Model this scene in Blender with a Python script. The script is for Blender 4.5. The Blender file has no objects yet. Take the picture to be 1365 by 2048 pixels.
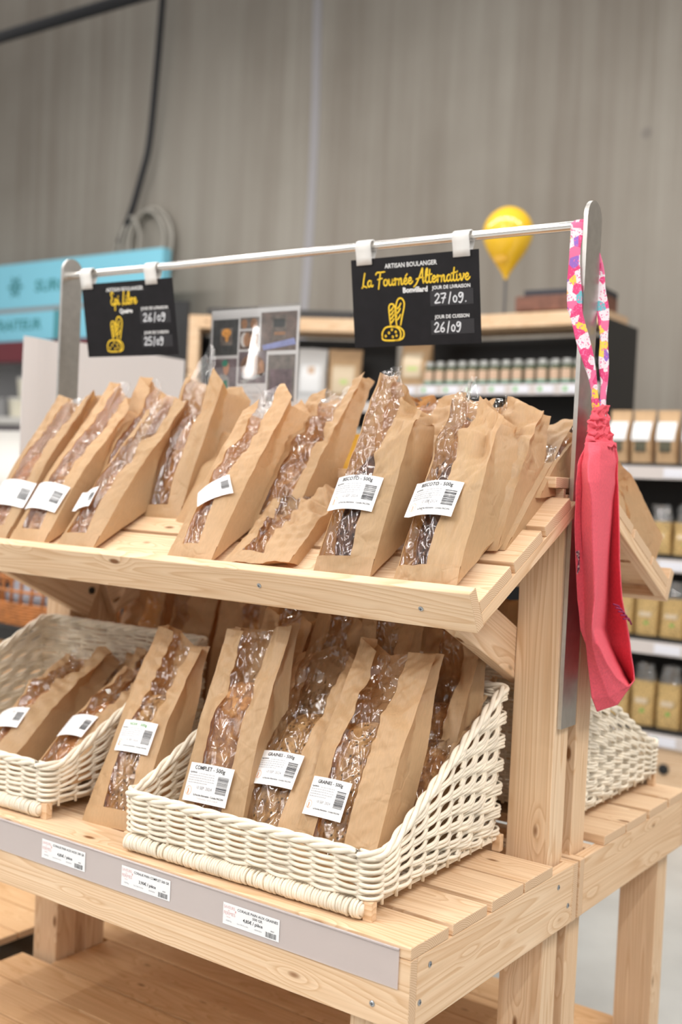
import bpy, bmesh, math, random
from mathutils import Vector, Matrix, noise
rnd = random.Random(7)
S = bpy.context.scene
COL = S.collection
# ------------------------------------------------------------------ camera, world, light, exposure
FL = -0.70                                   # floor level; the table top is z = 0
cam_d = bpy.data.cameras.new('camera'); cam = bpy.data.objects.new('camera', cam_d); COL.objects.link(cam)
yaw, pit, rol = (math.radians(a) for a in (35.402, -1.452, 2.725))
f_ = Vector((-math.sin(yaw)*math.cos(pit), math.cos(yaw)*math.cos(pit), math.sin(pit)))
r_ = Vector((math.cos(yaw), math.sin(yaw), 0)); u_ = r_.cross(f_)
r2 = r_*math.cos(rol) + u_*math.sin(rol); u2 = -r_*math.sin(rol) + u_*math.cos(rol)
M = Matrix((r2, u2, -f_)).transposed().to_4x4(); M.translation = (0.8186, -1.3756, 0.6559)
cam.matrix_world = M
cam_d.sensor_fit = 'VERTICAL'; cam_d.sensor_height = 36; cam_d.sensor_width = 24
cam_d.lens = 2267.7/2048*36
cam_d.dof.use_dof = True; cam_d.dof.focus_distance = 1.82; cam_d.dof.aperture_fstop = 2.7
cam_d.clip_start = 0.05
S.camera = cam
W = bpy.data.worlds.new('World'); S.world = W; W.use_nodes = True
bg = W.node_tree.nodes['Background']; bg.inputs[0].default_value = (1, .97, .94, 1); bg.inputs[1].default_value = 0.62
def area(name, loc, sx, sy, power, rot=(0, 0, 0), col=(1, .965, .92)):
    l = bpy.data.lights.new(name, 'AREA'); l.shape = 'RECTANGLE'; l.size = sx; l.size_y = sy; l.energy = power; l.color = col
    o = bpy.data.objects.new(name, l); o.location = loc; o.rotation_euler = rot; COL.objects.link(o); return o
for y_ in (-4.0, -3.2, -2.5, -1.9): area('ceiling_tube_front', (-1.9, y_, 2.75), 4.2, .06, 43)
for x_ in (-3.4, -2.3, -1.2): area('ceiling_tube_aisle', (x_, -0.3, 2.9), .06, 4.4, 38)
for x_, y_ in ((1.5, -1.6), (2.3, -1.2), (1.8, 1.2)): area('fill_tube_right', (x_, y_, 2.7), .08, 4.4, 58)  # unseen tubes added as fill to brighten right-facing surfaces
area('ceiling_tube_back', (-2.4, 2.5, 3.4), 8.0, .14, 150, (math.radians(16), 0, 0))
area('ceiling_tube_far', (-9.1, -8.9, 2.3), 6.0, .13, 120, (0, 0, math.radians(49.8)))
S.view_settings.view_transform = 'Standard'; S.view_settings.look = 'None'
S.view_settings.gamma = 1; S.view_settings.use_curve_mapping = False
S.view_settings.exposure = -0.18
S.cycles.max_bounces = 10; S.cycles.transparent_max_bounces = 24; S.cycles.use_denoising = True
S.cycles.sample_clamp_indirect = 6

# ------------------------------------------------------------------ materials
MATS = {}
def nt(name):
    m = bpy.data.materials.new(name); m.use_nodes = True; t = m.node_tree; t.nodes.clear()
    out = t.nodes.new('ShaderNodeOutputMaterial'); MATS[name] = m
    return m, t, out
def N(t, typ, **kw):
    n = t.nodes.new(typ)
    for k, v in kw.items():
        if k.startswith('i_'):
            n.inputs[k[2:].replace('_', ' ')].default_value = v
        else: setattr(n, k, v)
    return n
def ramp(t, stops):
    r = t.nodes.new('ShaderNodeValToRGB'); e = r.color_ramp.elements
    while len(e) < len(stops): e.new(.5)
    for el, (p, c) in zip(e, stops):
        el.position = p; el.color = (*c, 1) if len(c) == 3 else c
    return r
def plain(name, col, rough=.5, metal=0, spec=.5, noise_amt=0, scale=30, bump=0, trans=0, emit=None):
    m, t, out = nt(name); L = t.links.new
    b = N(t, 'ShaderNodeBsdfPrincipled'); b.inputs['Roughness'].default_value = rough; b.inputs['Metallic'].default_value = metal
    b.inputs['Specular IOR Level'].default_value = spec; b.inputs['Base Color'].default_value = (*col, 1)
    if trans: b.inputs['Transmission Weight'].default_value = trans
    if emit: b.inputs['Emission Color'].default_value = (*emit[0], 1); b.inputs['Emission Strength'].default_value = emit[1]
    if noise_amt or bump:
        tc = N(t, 'ShaderNodeTexCoord'); nz = N(t, 'ShaderNodeTexNoise'); nz.inputs['Scale'].default_value = scale; nz.inputs['Detail'].default_value = 5
        L(tc.outputs['Object'], nz.inputs['Vector'])
        if noise_amt:
            lo = tuple(c*(1-noise_amt) for c in col); hi = tuple(min(1, c*(1+noise_amt)) for c in col)
            r = ramp(t, [(.3, lo), (.7, hi)]); L(nz.outputs['Fac'], r.inputs['Fac']); L(r.outputs['Color'], b.inputs['Base Color'])
        if bump:
            bp = N(t, 'ShaderNodeBump'); bp.inputs['Strength'].default_value = bump; bp.inputs['Distance'].default_value = .002
            L(nz.outputs['Fac'], bp.inputs['Height']); L(bp.outputs['Normal'], b.inputs['Normal'])
    L(b.outputs[0], out.inputs[0]); return m

def wood(name, light, dark, knot=(.22, .095, .035), endgrain=False):
    m, t, out = nt(name); L = t.links.new
    tc = N(t, 'ShaderNodeTexCoord'); oi = N(t, 'ShaderNodeObjectInfo')
    add = N(t, 'ShaderNodeVectorMath', operation='MULTIPLY_ADD')
    cmb = N(t, 'ShaderNodeCombineXYZ'); ml = N(t, 'ShaderNodeMath', operation='MULTIPLY'); ml.inputs[1].default_value = 37.0
    L(oi.outputs['Random'], ml.inputs[0])
    for k in range(3): L(ml.outputs[0], cmb.inputs[k])
    add.inputs[1].default_value = (1, 1, 1); L(tc.outputs['Object'], add.inputs[0]); L(cmb.outputs[0], add.inputs[2])
    # knots: stretched voronoi cells
    mk = N(t, 'ShaderNodeMapping'); mk.inputs['Scale'].default_value = (5.6, 14.5, 14.5); L(add.outputs[0], mk.inputs[0])
    vo = N(t, 'ShaderNodeTexVoronoi'); vo.inputs['Scale'].default_value = 1; L(mk.outputs[0], vo.inputs['Vector'])
    km = N(t, 'ShaderNodeMapRange'); km.inputs[1].default_value = .05; km.inputs[2].default_value = .10; km.inputs[3].default_value = 1; km.inputs[4].default_value = 0
    L(vo.outputs['Distance'], km.inputs[0])
    # grain
    mg = N(t, 'ShaderNodeMapping'); mg.inputs['Scale'].default_value = (.75, 13, 13); L(add.outputs[0], mg.inputs[0])
    n1 = N(t, 'ShaderNodeTexNoise'); n1.inputs['Scale'].default_value = 1; n1.inputs['Detail'].default_value = 1.5; L(mg.outputs[0], n1.inputs['Vector'])
    kd = N(t, 'ShaderNodeMapRange'); kd.inputs[1].default_value = 0; kd.inputs[2].default_value = .32; kd.inputs[3].default_value = .10; kd.inputs[4].default_value = 0
    L(vo.outputs['Distance'], kd.inputs[0])
    sm = N(t, 'ShaderNodeMath', operation='ADD'); L(n1.outputs['Fac'], sm.inputs[0]); L(kd.outputs[0], sm.inputs[1])
    fr = N(t, 'ShaderNodeMath', operation='MULTIPLY'); fr.inputs[1].default_value = 24.0; L(sm.outputs[0], fr.inputs[0])
    fc = N(t, 'ShaderNodeMath', operation='FRACT'); L(fr.outputs[0], fc.inputs[0])
    rr = ramp(t, [(0, light), (.55, tuple(.6*a+.4*b for a, b in zip(light, dark))), (.86, dark), (1, light)]); L(fc.outputs[0], rr.inputs['Fac'])
    # fine fibres
    mf = N(t, 'ShaderNodeMapping'); mf.inputs['Scale'].default_value = (6, 260, 260); L(add.outputs[0], mf.inputs[0])
    n2 = N(t, 'ShaderNodeTexNoise'); n2.inputs['Scale'].default_value = 1; n2.inputs['Detail'].default_value = 3; L(mf.outputs[0], n2.inputs['Vector'])
    n3 = N(t, 'ShaderNodeTexNoise'); n3.inputs['Scale'].default_value = 2.2; n3.inputs['Detail'].default_value = 3; L(add.outputs[0], n3.inputs['Vector'])
    mx = N(t, 'ShaderNodeMix', data_type='RGBA', blend_type='MULTIPLY'); mx.inputs[0].default_value = .55
    r2_ = ramp(t, [(.3, (.80, .76, .70)), (.7, (1, 1, 1))]); L(n2.outputs['Fac'], r2_.inputs['Fac'])
    L(rr.outputs['Color'], mx.inputs[6]); L(r2_.outputs['Color'], mx.inputs[7])
    mx3 = N(t, 'ShaderNodeMix', data_type='RGBA', blend_type='MULTIPLY'); mx3.inputs[0].default_value = .7
    r3_ = ramp(t, [(.3, (.90, .82, .74)), (.65, (1, 1, 1))]); L(n3.outputs['Fac'], r3_.inputs['Fac'])
    L(mx.outputs[2], mx3.inputs[6]); L(r3_.outputs['Color'], mx3.inputs[7])
    mk2 = N(t, 'ShaderNodeMix', data_type='RGBA'); L(km.outputs[0], mk2.inputs[0]); L(mx3.outputs[2], mk2.inputs[6]); mk2.inputs[7].default_value = (*knot, 1)
    b = N(t, 'ShaderNodeBsdfPrincipled'); b.inputs['Roughness'].default_value = .55; b.inputs['Specular IOR Level'].default_value = .3
    bp = N(t, 'ShaderNodeBump'); bp.inputs['Strength'].default_value = .12; bp.inputs['Distance'].default_value = .001; L(n2.outputs['Fac'], bp.inputs['Height'])
    L(bp.outputs[0], b.inputs['Normal'])
    L(mk2.outputs[2], b.inputs['Base Color']); L(b.outputs[0], out.inputs[0]); return m
def wood_end(name, c1, c2):
    m, t, out = nt(name); L = t.links.new
    tc = N(t, 'ShaderNodeTexCoord'); oi = N(t, 'ShaderNodeObjectInfo')
    mp = N(t, 'ShaderNodeMapping'); mp.inputs['Location'].default_value = (0, .035, .05); L(tc.outputs['Object'], mp.inputs[0])
    mp.inputs['Scale'].default_value = (0, 1, 1)
    w = N(t, 'ShaderNodeTexWave', wave_type='RINGS', rings_direction='X'); w.inputs['Scale'].default_value = 95; w.inputs['Distortion'].default_value = 1.5
    L(mp.outputs[0], w.inputs['Vector']); r = ramp(t, [(.2, c1), (.9, c2)]); L(w.outputs['Fac'], r.inputs['Fac'])
    b = N(t, 'ShaderNodeBsdfPrincipled'); b.inputs['Roughness'].default_value = .7; L(r.outputs['Color'], b.inputs['Base Color']); L(b.outputs[0], out.inputs[0])
    return m
WOOD = wood('pine', (.86, .655, .455), (.71, .475, .285))
WEND = wood_end('pine_end_grain', (.70, .50, .33), (.56, .37, .22))
WOODB = wood('orange_pine', (.80, .54, .31), (.66, .40, .20))  # same pine pattern in a deeper, more orange tone

def kraft(name, col, tl=.22):
    m, t, out = nt(name); L = t.links.new
    tc = N(t, 'ShaderNodeTexCoord'); oi = N(t, 'ShaderNodeObjectInfo')
    mp = N(t, 'ShaderNodeMapping'); mp.inputs['Scale'].default_value = (380, 380, 70); L(tc.outputs['Object'], mp.inputs[0])
    n1 = N(t, 'ShaderNodeTexNoise'); n1.inputs['Scale'].default_value = 1; n1.inputs['Detail'].default_value = 3; L(mp.outputs[0], n1.inputs['Vector'])
    n2 = N(t, 'ShaderNodeTexNoise'); n2.inputs['Scale'].default_value = 9; n2.inputs['Detail'].default_value = 3; L(tc.outputs['Object'], n2.inputs['Vector'])
    ad = N(t, 'ShaderNodeMath', operation='MULTIPLY_ADD'); ad.inputs[1].default_value = .5; L(n1.outputs['Fac'], ad.inputs[0])
    m2 = N(t, 'ShaderNodeMath', operation='MULTIPLY'); m2.inputs[1].default_value = .5; L(n2.outputs['Fac'], m2.inputs[0]); L(m2.outputs[0], ad.inputs[2])
    r = ramp(t, [(.3, tuple(c*.90 for c in col)), (.7, tuple(min(1, c*1.08) for c in col))]); L(ad.outputs[0], r.inputs['Fac'])
    hs = N(t, 'ShaderNodeHueSaturation'); mr = N(t, 'ShaderNodeMapRange'); mr.inputs[3].default_value = .9; mr.inputs[4].default_value = 1.08
    L(oi.outputs['Random'], mr.inputs[0]); L(mr.outputs[0], hs.inputs['Value']); L(r.outputs['Color'], hs.inputs['Color'])
    dv = N(t, 'ShaderNodeVectorMath', operation='MULTIPLY_ADD'); dv.inputs[1].default_value = (.05,)*3; L(n2.outputs['Color'], dv.inputs[0]); L(tc.outputs['Object'], dv.inputs[2])
    dr = N(t, 'ShaderNodeVectorMath', operation='ADD'); L(dv.outputs[0], dr.inputs[0]); L(oi.outputs['Random'], dr.inputs[1])
    def edge(sc, wdt):
        v = N(t, 'ShaderNodeTexVoronoi', feature='DISTANCE_TO_EDGE'); v.inputs['Scale'].default_value = sc; L(dr.outputs[0], v.inputs['Vector'])
        p = N(t, 'ShaderNodeMapRange', interpolation_type='SMOOTHSTEP'); p.inputs[1].default_value = 0; p.inputs[2].default_value = wdt; L(v.outputs['Distance'], p.inputs[0]); return p
    e1, e2 = edge(13, .16), edge(31, .13)
    ms_ = N(t, 'ShaderNodeTexNoise'); ms_.inputs['Scale'].default_value = 11; L(dr.outputs[0], ms_.inputs['Vector'])
    mk_ = N(t, 'ShaderNodeMapRange'); mk_.inputs[1].default_value = .42; mk_.inputs[2].default_value = .62; L(ms_.outputs['Fac'], mk_.inputs[0])
    e3 = N(t, 'ShaderNodeMath', operation='MULTIPLY_ADD'); L(e2.outputs[0], e3.inputs[0]); e3.inputs[1].default_value = .45; L(e1.outputs[0], e3.inputs[2])
    e4 = N(t, 'ShaderNodeMath', operation='MULTIPLY'); L(e3.outputs[0], e4.inputs[0]); L(mk_.outputs[0], e4.inputs[1])
    bp = N(t, 'ShaderNodeBump'); bp.inputs['Strength'].default_value = .55; bp.inputs['Distance'].default_value = .0022; L(e4.outputs[0], bp.inputs['Height'])
    bp2 = N(t, 'ShaderNodeBump'); bp2.inputs['Strength'].default_value = .12; bp2.inputs['Distance'].default_value = .001; L(n1.outputs['Fac'], bp2.inputs['Height']); L(bp.outputs[0], bp2.inputs['Normal'])
    b = N(t, 'ShaderNodeBsdfPrincipled'); b.inputs['Roughness'].default_value = .48; b.inputs['Specular IOR Level'].default_value = .45
    L(hs.outputs[0], b.inputs['Base Color']); L(bp2.outputs[0], b.inputs['Normal'])
    tr = N(t, 'ShaderNodeBsdfTranslucent'); mxc = N(t, 'ShaderNodeMix', data_type='RGBA', blend_type='MULTIPLY'); mxc.inputs[0].default_value = 1
    L(hs.outputs[0], mxc.inputs[6]); mxc.inputs[7].default_value = (1.25, .95, .6, 1); L(mxc.outputs[2], tr.inputs[0])
    ms = N(t, 'ShaderNodeMixShader'); ms.inputs[0].default_value = tl; L(b.outputs[0], ms.inputs[1]); L(tr.outputs[0], ms.inputs[2]); L(ms.outputs[0], out.inputs[0])
    return m
KRAFT = kraft('kraft_paper', (.63, .425, .235), .30)
def film(name, tint=(.98, .975, .97), bump=.9, scale=13, base=.09):
    m, t, out = nt(name); L = t.links.new
    tc = N(t, 'ShaderNodeTexCoord')
    nz = N(t, 'ShaderNodeTexNoise'); nz.inputs['Scale'].default_value = 14; nz.inputs['Detail'].default_value = 2; L(tc.outputs['Object'], nz.inputs['Vector'])
    dv = N(t, 'ShaderNodeVectorMath', operation='MULTIPLY_ADD'); dv.inputs[1].default_value = (.06,)*3; L(nz.outputs['Color'], dv.inputs[0]); L(tc.outputs['Object'], dv.inputs[2])
    mp = N(t, 'ShaderNodeMapping'); mp.inputs['Scale'].default_value = (1.3, 1, .75); L(dv.outputs[0], mp.inputs[0])
    def ridge(sc, wdt, stretch):
        m_ = N(t, 'ShaderNodeMapping'); m_.inputs['Scale'].default_value = stretch; m_.inputs['Rotation'].default_value = (0, .35*(1 if sc > 20 else -1), 0); L(dv.outputs[0], m_.inputs[0])
        v = N(t, 'ShaderNodeTexVoronoi', feature='DISTANCE_TO_EDGE'); v.inputs['Scale'].default_value = sc; L(m_.outputs[0], v.inputs['Vector'])
        p = N(t, 'ShaderNodeMapRange', interpolation_type='SMOOTHSTEP'); p.inputs[1].default_value = 0; p.inputs[2].default_value = wdt; p.inputs[3].default_value = 1; p.inputs[4].default_value = 0; L(v.outputs['Distance'], p.inputs[0]); return p, m_
    p1, m1 = ridge(scale, .085, (1.25, 1, .55)); p2, m2 = ridge(scale*.55, .06, (1.3, 1, .5))
    v2 = N(t, 'ShaderNodeTexVoronoi', feature='F1'); v2.inputs['Scale'].default_value = scale*.8; L(m1.outputs[0], v2.inputs['Vector'])
    wv_ = N(t, 'ShaderNodeTexWave', bands_direction='X'); wv_.inputs['Scale'].default_value = 6.5; wv_.inputs['Distortion'].default_value = 5; wv_.inputs['Detail'].default_value = 1; wv_.inputs['Detail Scale'].default_value = .8
    mw = N(t, 'ShaderNodeMapping'); mw.inputs['Scale'].default_value = (1, .3, .16); L(tc.outputs['Object'], mw.inputs[0]); L(mw.outputs[0], wv_.inputs['Vector'])
    pw_ = N(t, 'ShaderNodeMapRange', interpolation_type='SMOOTHSTEP'); pw_.inputs[1].default_value = .90; pw_.inputs[2].default_value = 1.0; pw_.inputs[3].default_value = 0; pw_.inputs[4].default_value = .9; L(wv_.outputs['Fac'], pw_.inputs[0])
    adw = N(t, 'ShaderNodeMath', operation='ADD'); L(pw_.outputs[0], adw.inputs[0]); L(p1.outputs[0], adw.inputs[1]); p1o = adw.outputs[0]
    ad0 = N(t, 'ShaderNodeMath', operation='ADD'); L(p1o, ad0.inputs[0]); L(p2.outputs[0], ad0.inputs[1])
    ad = N(t, 'ShaderNodeMath', operation='MULTIPLY_ADD'); ad.inputs[1].default_value = .55; L(v2.outputs['Distance'], ad.inputs[0]); L(ad0.outputs[0], ad.inputs[2])
    bp = N(t, 'ShaderNodeBump'); bp.inputs['Strength'].default_value = bump; bp.inputs['Distance'].default_value = .0042; L(ad.outputs[0], bp.inputs['Height'])
    g = N(t, 'ShaderNodeBsdfGlossy'); g.inputs['Roughness'].default_value = .05; L(bp.outputs[0], g.inputs['Normal']); g.inputs[0].default_value = (1, 1, 1, 1)
    tp = N(t, 'ShaderNodeBsdfTransparent'); tp.inputs[0].default_value = (*tint, 1)
    fr = N(t, 'ShaderNodeLayerWeight'); fr.inputs[0].default_value = .25; L(bp.outputs[0], fr.inputs['Normal'])
    fa = N(t, 'ShaderNodeMath', operation='MULTIPLY_ADD'); fa.inputs[1].default_value = .9; fa.inputs[2].default_value = base; L(fr.outputs['Fresnel'], fa.inputs[0])
    ms = N(t, 'ShaderNodeMixShader'); L(fa.outputs[0], ms.inputs[0]); L(tp.outputs[0], ms.inputs[1]); L(g.outputs[0], ms.inputs[2]); L(ms.outputs[0], out.inputs[0])
    return m
FILM = film('clear_film')
def crust(name, c0, c1, c2, seeds=True):
    m, t, out = nt(name); L = t.links.new
    tc = N(t, 'ShaderNodeTexCoord'); oi = N(t, 'ShaderNodeObjectInfo')
    dv = N(t, 'ShaderNodeVectorMath', operation='ADD'); L(tc.outputs['Object'], dv.inputs[0]); L(oi.outputs['Random'], dv.inputs[1])
    n = N(t, 'ShaderNodeTexNoise'); n.inputs['Scale'].default_value = 42; n.inputs['Detail'].default_value = 8; n.inputs['Roughness'].default_value = .65; L(dv.outputs[0], n.inputs['Vector'])
    r = ramp(t, [(.32, c0), (.5, c1), (.68, c2)]); L(n.outputs['Fac'], r.inputs['Fac'])
    v = N(t, 'ShaderNodeTexVoronoi'); v.inputs['Scale'].default_value = 90; L(dv.outputs[0], v.inputs['Vector'])
    s = ramp(t, [(.16, (.04, .025, .015)), (.3, (1, 1, 1))]); L(v.outputs['Distance'], s.inputs['Fac'])
    mx = N(t, 'ShaderNodeMix', data_type='RGBA', blend_type='MULTIPLY'); mx.inputs[0].default_value = .8 if seeds else .15; L(r.outputs['Color'], mx.inputs[6]); L(s.outputs['Color'], mx.inputs[7])
    b = N(t, 'ShaderNodeBsdfPrincipled'); b.inputs['Roughness'].default_value = .8; L(mx.outputs[2], b.inputs['Base Color'])
    bp = N(t, 'ShaderNodeBump'); bp.inputs['Strength'].default_value = .9; bp.inputs['Distance'].default_value = .006; L(n.outputs['Fac'], bp.inputs['Height']); L(bp.outputs[0], b.inputs['Normal'])
    L(b.outputs[0], out.inputs[0]); return m
CRUST = {'seed': crust('seeded_crust', (.17, .08, .03), (.48, .27, .11), (.70, .44, .20)),
         'brown': crust('wholemeal_crust', (.22, .09, .035), (.44, .21, .08), (.64, .37, .16), False),
         'dark': crust('dark_crust', (.035, .014, .008), (.12, .045, .02), (.27, .12, .05)),
         'gold': crust('golden_crust', (.28, .10, .03), (.50, .21, .065), (.66, .36, .14), False)}
WHITE = plain('label_white', (.86, .86, .87), .45)
INK = plain('ink', (.03, .03, .035), .6)
GREYINK = plain('grey_ink', (.30, .30, .32), .6)
PALEINK = plain('pale_ink', (.52, .52, .54), .6)
REDINK = plain('faded_red_ink', (.72, .42, .40), .6)
ORANGEINK = plain('orange_ink', (.80, .33, .10), .6)
GREENINK = plain('green_ink', (.18, .42, .16), .6)
CHALK = plain('chalk_marker', (.80, .82, .86), .6)
YELLOW = plain('yellow_print', (.90, .60, .03), .5)
PRINTW = plain('white_print', (.85, .85, .85), .5)
BOARDK = plain('black_board', (.010, .009, .011), .55, spec=.25, noise_amt=.2)
SLATEK = plain('slate_patch', (.022, .021, .025), .6)
STEEL = plain('brushed_steel', (.62, .60, .57), .34, 1.0, noise_amt=.06, scale=60)
CHROME = plain('polished_tube', (.80, .78, .75), .2, 1.0)
GALV = plain('galvanised_bracket', (.45, .46, .48), .45, 1.0)
CLIP = plain('white_strap', (.80, .79, .77), .55)
ZINC = plain('zinc_screw', (.45, .48, .52), .35, 1.0)
WICKER = plain('peeled_willow', (.84, .755, .62), .5, noise_amt=.13, scale=25, bump=.3)
WICKERK = plain('willow_tip', (.52, .33, .18), .7)
ORWICK = plain('orange_rattan', (.50, .19, .055), .5, noise_amt=.25)
BLACK = plain('black_metal', (.012, .012, .013), .5)
SATINK = plain('satin_black', (.02, .018, .018), .3)
RAILW = plain('shelf_edge_plastic', (.60, .55, .53), .5)
TICKET = plain('shelf_ticket', (.74, .75, .82), .5)
PINK = plain('pink_cotton', (.74, .095, .135), .85, noise_amt=.10, scale=220, bump=.25)
PINKD = plain('dark_pink_thread', (.26, .02, .09), .8)
ROOMW = plain('beige_label', (.60, .42, .30), .6)
JAR = plain('green_filled_glass', (.055, .075, .035), .15, noise_amt=.3, scale=60)
LID = plain('silver_lid', (.75, .76, .74), .3, .9)
TEAL = plain('teal_band', (.25, .45, .38), .6)
POUCH = plain('kraft_pouch', (.52, .34, .185), .6, noise_amt=.08)
POUCHW = plain('white_pouch', (.66, .66, .66), .5)
LABELP = plain('pouch_label', (.78, .79, .80), .5)
CREAM = plain('cream_label', (.66, .54, .38), .5)
GREENP = plain('green_logo', (.15, .45, .08), .5)
GREENY = plain('lime_band', (.50, .62, .22), .5)
DKWIN = plain('dark_pouch_window', (.09, .085, .055), .3, noise_amt=.6, scale=120)
PASTA = plain('pasta_pieces', (.56, .38, .155), .6, noise_amt=.42, scale=110, bump=.8)
BLUE = plain('sky_blue_panel', (.25, .66, .83), .5)
TEALT = plain('dark_teal_lettering', (.04, .25, .27), .6)
GREYM = plain('grey_metal', (.33, .33, .34), .5)
MAROON = plain('maroon_band', (.16, .02, .03), .4)
OFFW = plain('off_white_plastic', (.74, .72, .68), .5)
CREAMT = plain('cream_tub', (.80, .76, .62), .5)
SHEET = plain('translucent_white_sheet', (.70, .66, .65), .6)
DUCT = plain('black_conduit', (.018, .018, .022), .5)
CABLEW = plain('white_cable_sheath', (.46, .43, .38), .6)
BALLOON = None
FLOORM = plain('polished_concrete', (.44, .445, .43), .28, noise_amt=.14, scale=3.0, bump=.02)

def concrete_wall():
    m, t, out = nt('board_marked_concrete'); L = t.links.new
    tc = N(t, 'ShaderNodeTexCoord')
    mp = N(t, 'ShaderNodeMapping'); mp.inputs['Scale'].default_value = (5.5, 1, .18); L(tc.outputs['Object'], mp.inputs[0])
    n1 = N(t, 'ShaderNodeTexNoise'); n1.inputs['Scale'].default_value = 1; n1.inputs['Detail'].default_value = 7; n1.inputs['Roughness'].default_value = .62; L(mp.outputs[0], n1.inputs['Vector'])
    n2 = N(t, 'ShaderNodeTexNoise'); n2.inputs['Scale'].default_value = .75; n2.inputs['Detail'].default_value = 5; L(tc.outputs['Object'], n2.inputs['Vector'])
    mp3 = N(t, 'ShaderNodeMapping'); mp3.inputs['Scale'].default_value = (13, 1, .08); L(tc.outputs['Object'], mp3.inputs[0])
    n3 = N(t, 'ShaderNodeTexNoise'); n3.inputs['Scale'].default_value = 1; n3.inputs['Detail'].default_value = 3; L(mp3.outputs[0], n3.inputs['Vector'])
    r1 = ramp(t, [(.3, (.275, .24, .203)), (.5, (.335, .304, .262)), (.72, (.40, .372, .327))]); L(n1.outputs['Fac'], r1.inputs['Fac'])
    r2_ = ramp(t, [(.3, (.84, .82, .80)), (.62, (1.05, 1.05, 1.05))]); L(n2.outputs['Fac'], r2_.inputs['Fac'])
    r3_ = ramp(t, [(.26, (.66, .63, .58)), (.36, (1, 1, 1))]); L(n3.outputs['Fac'], r3_.inputs['Fac'])
    mx = N(t, 'ShaderNodeMix', data_type='RGBA', blend_type='MULTIPLY'); mx.inputs[0].default_value = 1; L(r1.outputs[0], mx.inputs[6]); L(r2_.outputs[0], mx.inputs[7])
    mx2 = N(t, 'ShaderNodeMix', data_type='RGBA', blend_type='MULTIPLY'); mx2.inputs[0].default_value = .75; L(mx.outputs[2], mx2.inputs[6]); L(r3_.outputs[0], mx2.inputs[7])
    v = N(t, 'ShaderNodeTexVoronoi'); v.inputs['Scale'].default_value = 1.1; L(tc.outputs['Object'], v.inputs['Vector'])
    rv = ramp(t, [(.03, (.72, .72, .76)), (.045, (1, 1, 1))]); L(v.outputs['Distance'], rv.inputs['Fac'])
    mx3 = N(t, 'ShaderNodeMix', data_type='RGBA', blend_type='MULTIPLY'); mx3.inputs[0].default_value = .8; L(mx2.outputs[2], mx3.inputs[6]); L(rv.outputs[0], mx3.inputs[7])
    b = N(t, 'ShaderNodeBsdfPrincipled'); b.inputs['Roughness'].default_value = .85; L(mx3.outputs[2], b.inputs['Base Color'])
    bp = N(t, 'ShaderNodeBump'); bp.inputs['Strength'].default_value = .3; bp.inputs['Distance'].default_value = .01; L(n1.outputs['Fac'], bp.inputs['Height']); L(bp.outputs[0], b.inputs['Normal'])
    L(b.outputs[0], out.inputs[0]); return m
CONC = concrete_wall()
SEAM = plain('pale_joint_sealant', (.40, .385, .40), .7)

def floral():
    m, t, out = nt('floral_print'); L = t.links.new
    tc = N(t, 'ShaderNodeTexCoord'); v = N(t, 'ShaderNodeTexVoronoi'); v.inputs['Scale'].default_value = 55; L(tc.outputs['Object'], v.inputs['Vector'])
    sp = N(t, 'ShaderNodeSeparateColor'); L(v.outputs['Color'], sp.inputs[0])
    r = ramp(t, [(0, (.72, .06, .20)), (.26, (.80, .70, .75)), (.58, (.78, .16, .32)), (.72, (.15, .45, .52)), (.85, (.85, .60, .08)), (.93, (.30, .14, .52))]); r.color_ramp.interpolation = 'CONSTANT'
    L(sp.outputs[0], r.inputs['Fac'])
    n = N(t, 'ShaderNodeTexNoise'); n.inputs['Scale'].default_value = 260; n.inputs['Detail'].default_value = 1; L(tc.outputs['Object'], n.inputs['Vector'])
    r2_ = ramp(t, [(.60, (0, 0, 0)), (.63, (1, 1, 1))]); L(n.outputs['Fac'], r2_.inputs['Fac'])
    mx = N(t, 'ShaderNodeMix', data_type='RGBA'); L(r2_.outputs[0], mx.inputs[0]); L(r.outputs[0], mx.inputs[6]); mx.inputs[7].default_value = (.80, .16, .33, 1)
    b = N(t, 'ShaderNodeBsdfPrincipled'); b.inputs['Roughness'].default_value = .8; L(mx.outputs[2], b.inputs['Base Color']); L(b.outputs[0], out.inputs[0]); return m
FLORAL = floral()
def speckle():
    m, t, out = nt('speckled_print'); L = t.links.new
    tc = N(t, 'ShaderNodeTexCoord'); v = N(t, 'ShaderNodeTexNoise'); v.inputs['Scale'].default_value = 190; L(tc.outputs['Object'], v.inputs['Vector'])
    r = ramp(t, [(.47, (.10, .03, .08)), (.52, (.62, .56, .56))]); L(v.outputs['Fac'], r.inputs['Fac'])
    b = N(t, 'ShaderNodeBsdfPrincipled'); b.inputs['Roughness'].default_value = .8; L(r.outputs[0], b.inputs['Base Color']); L(b.outputs[0], out.inputs[0]); return m
SPECK = speckle()
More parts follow.
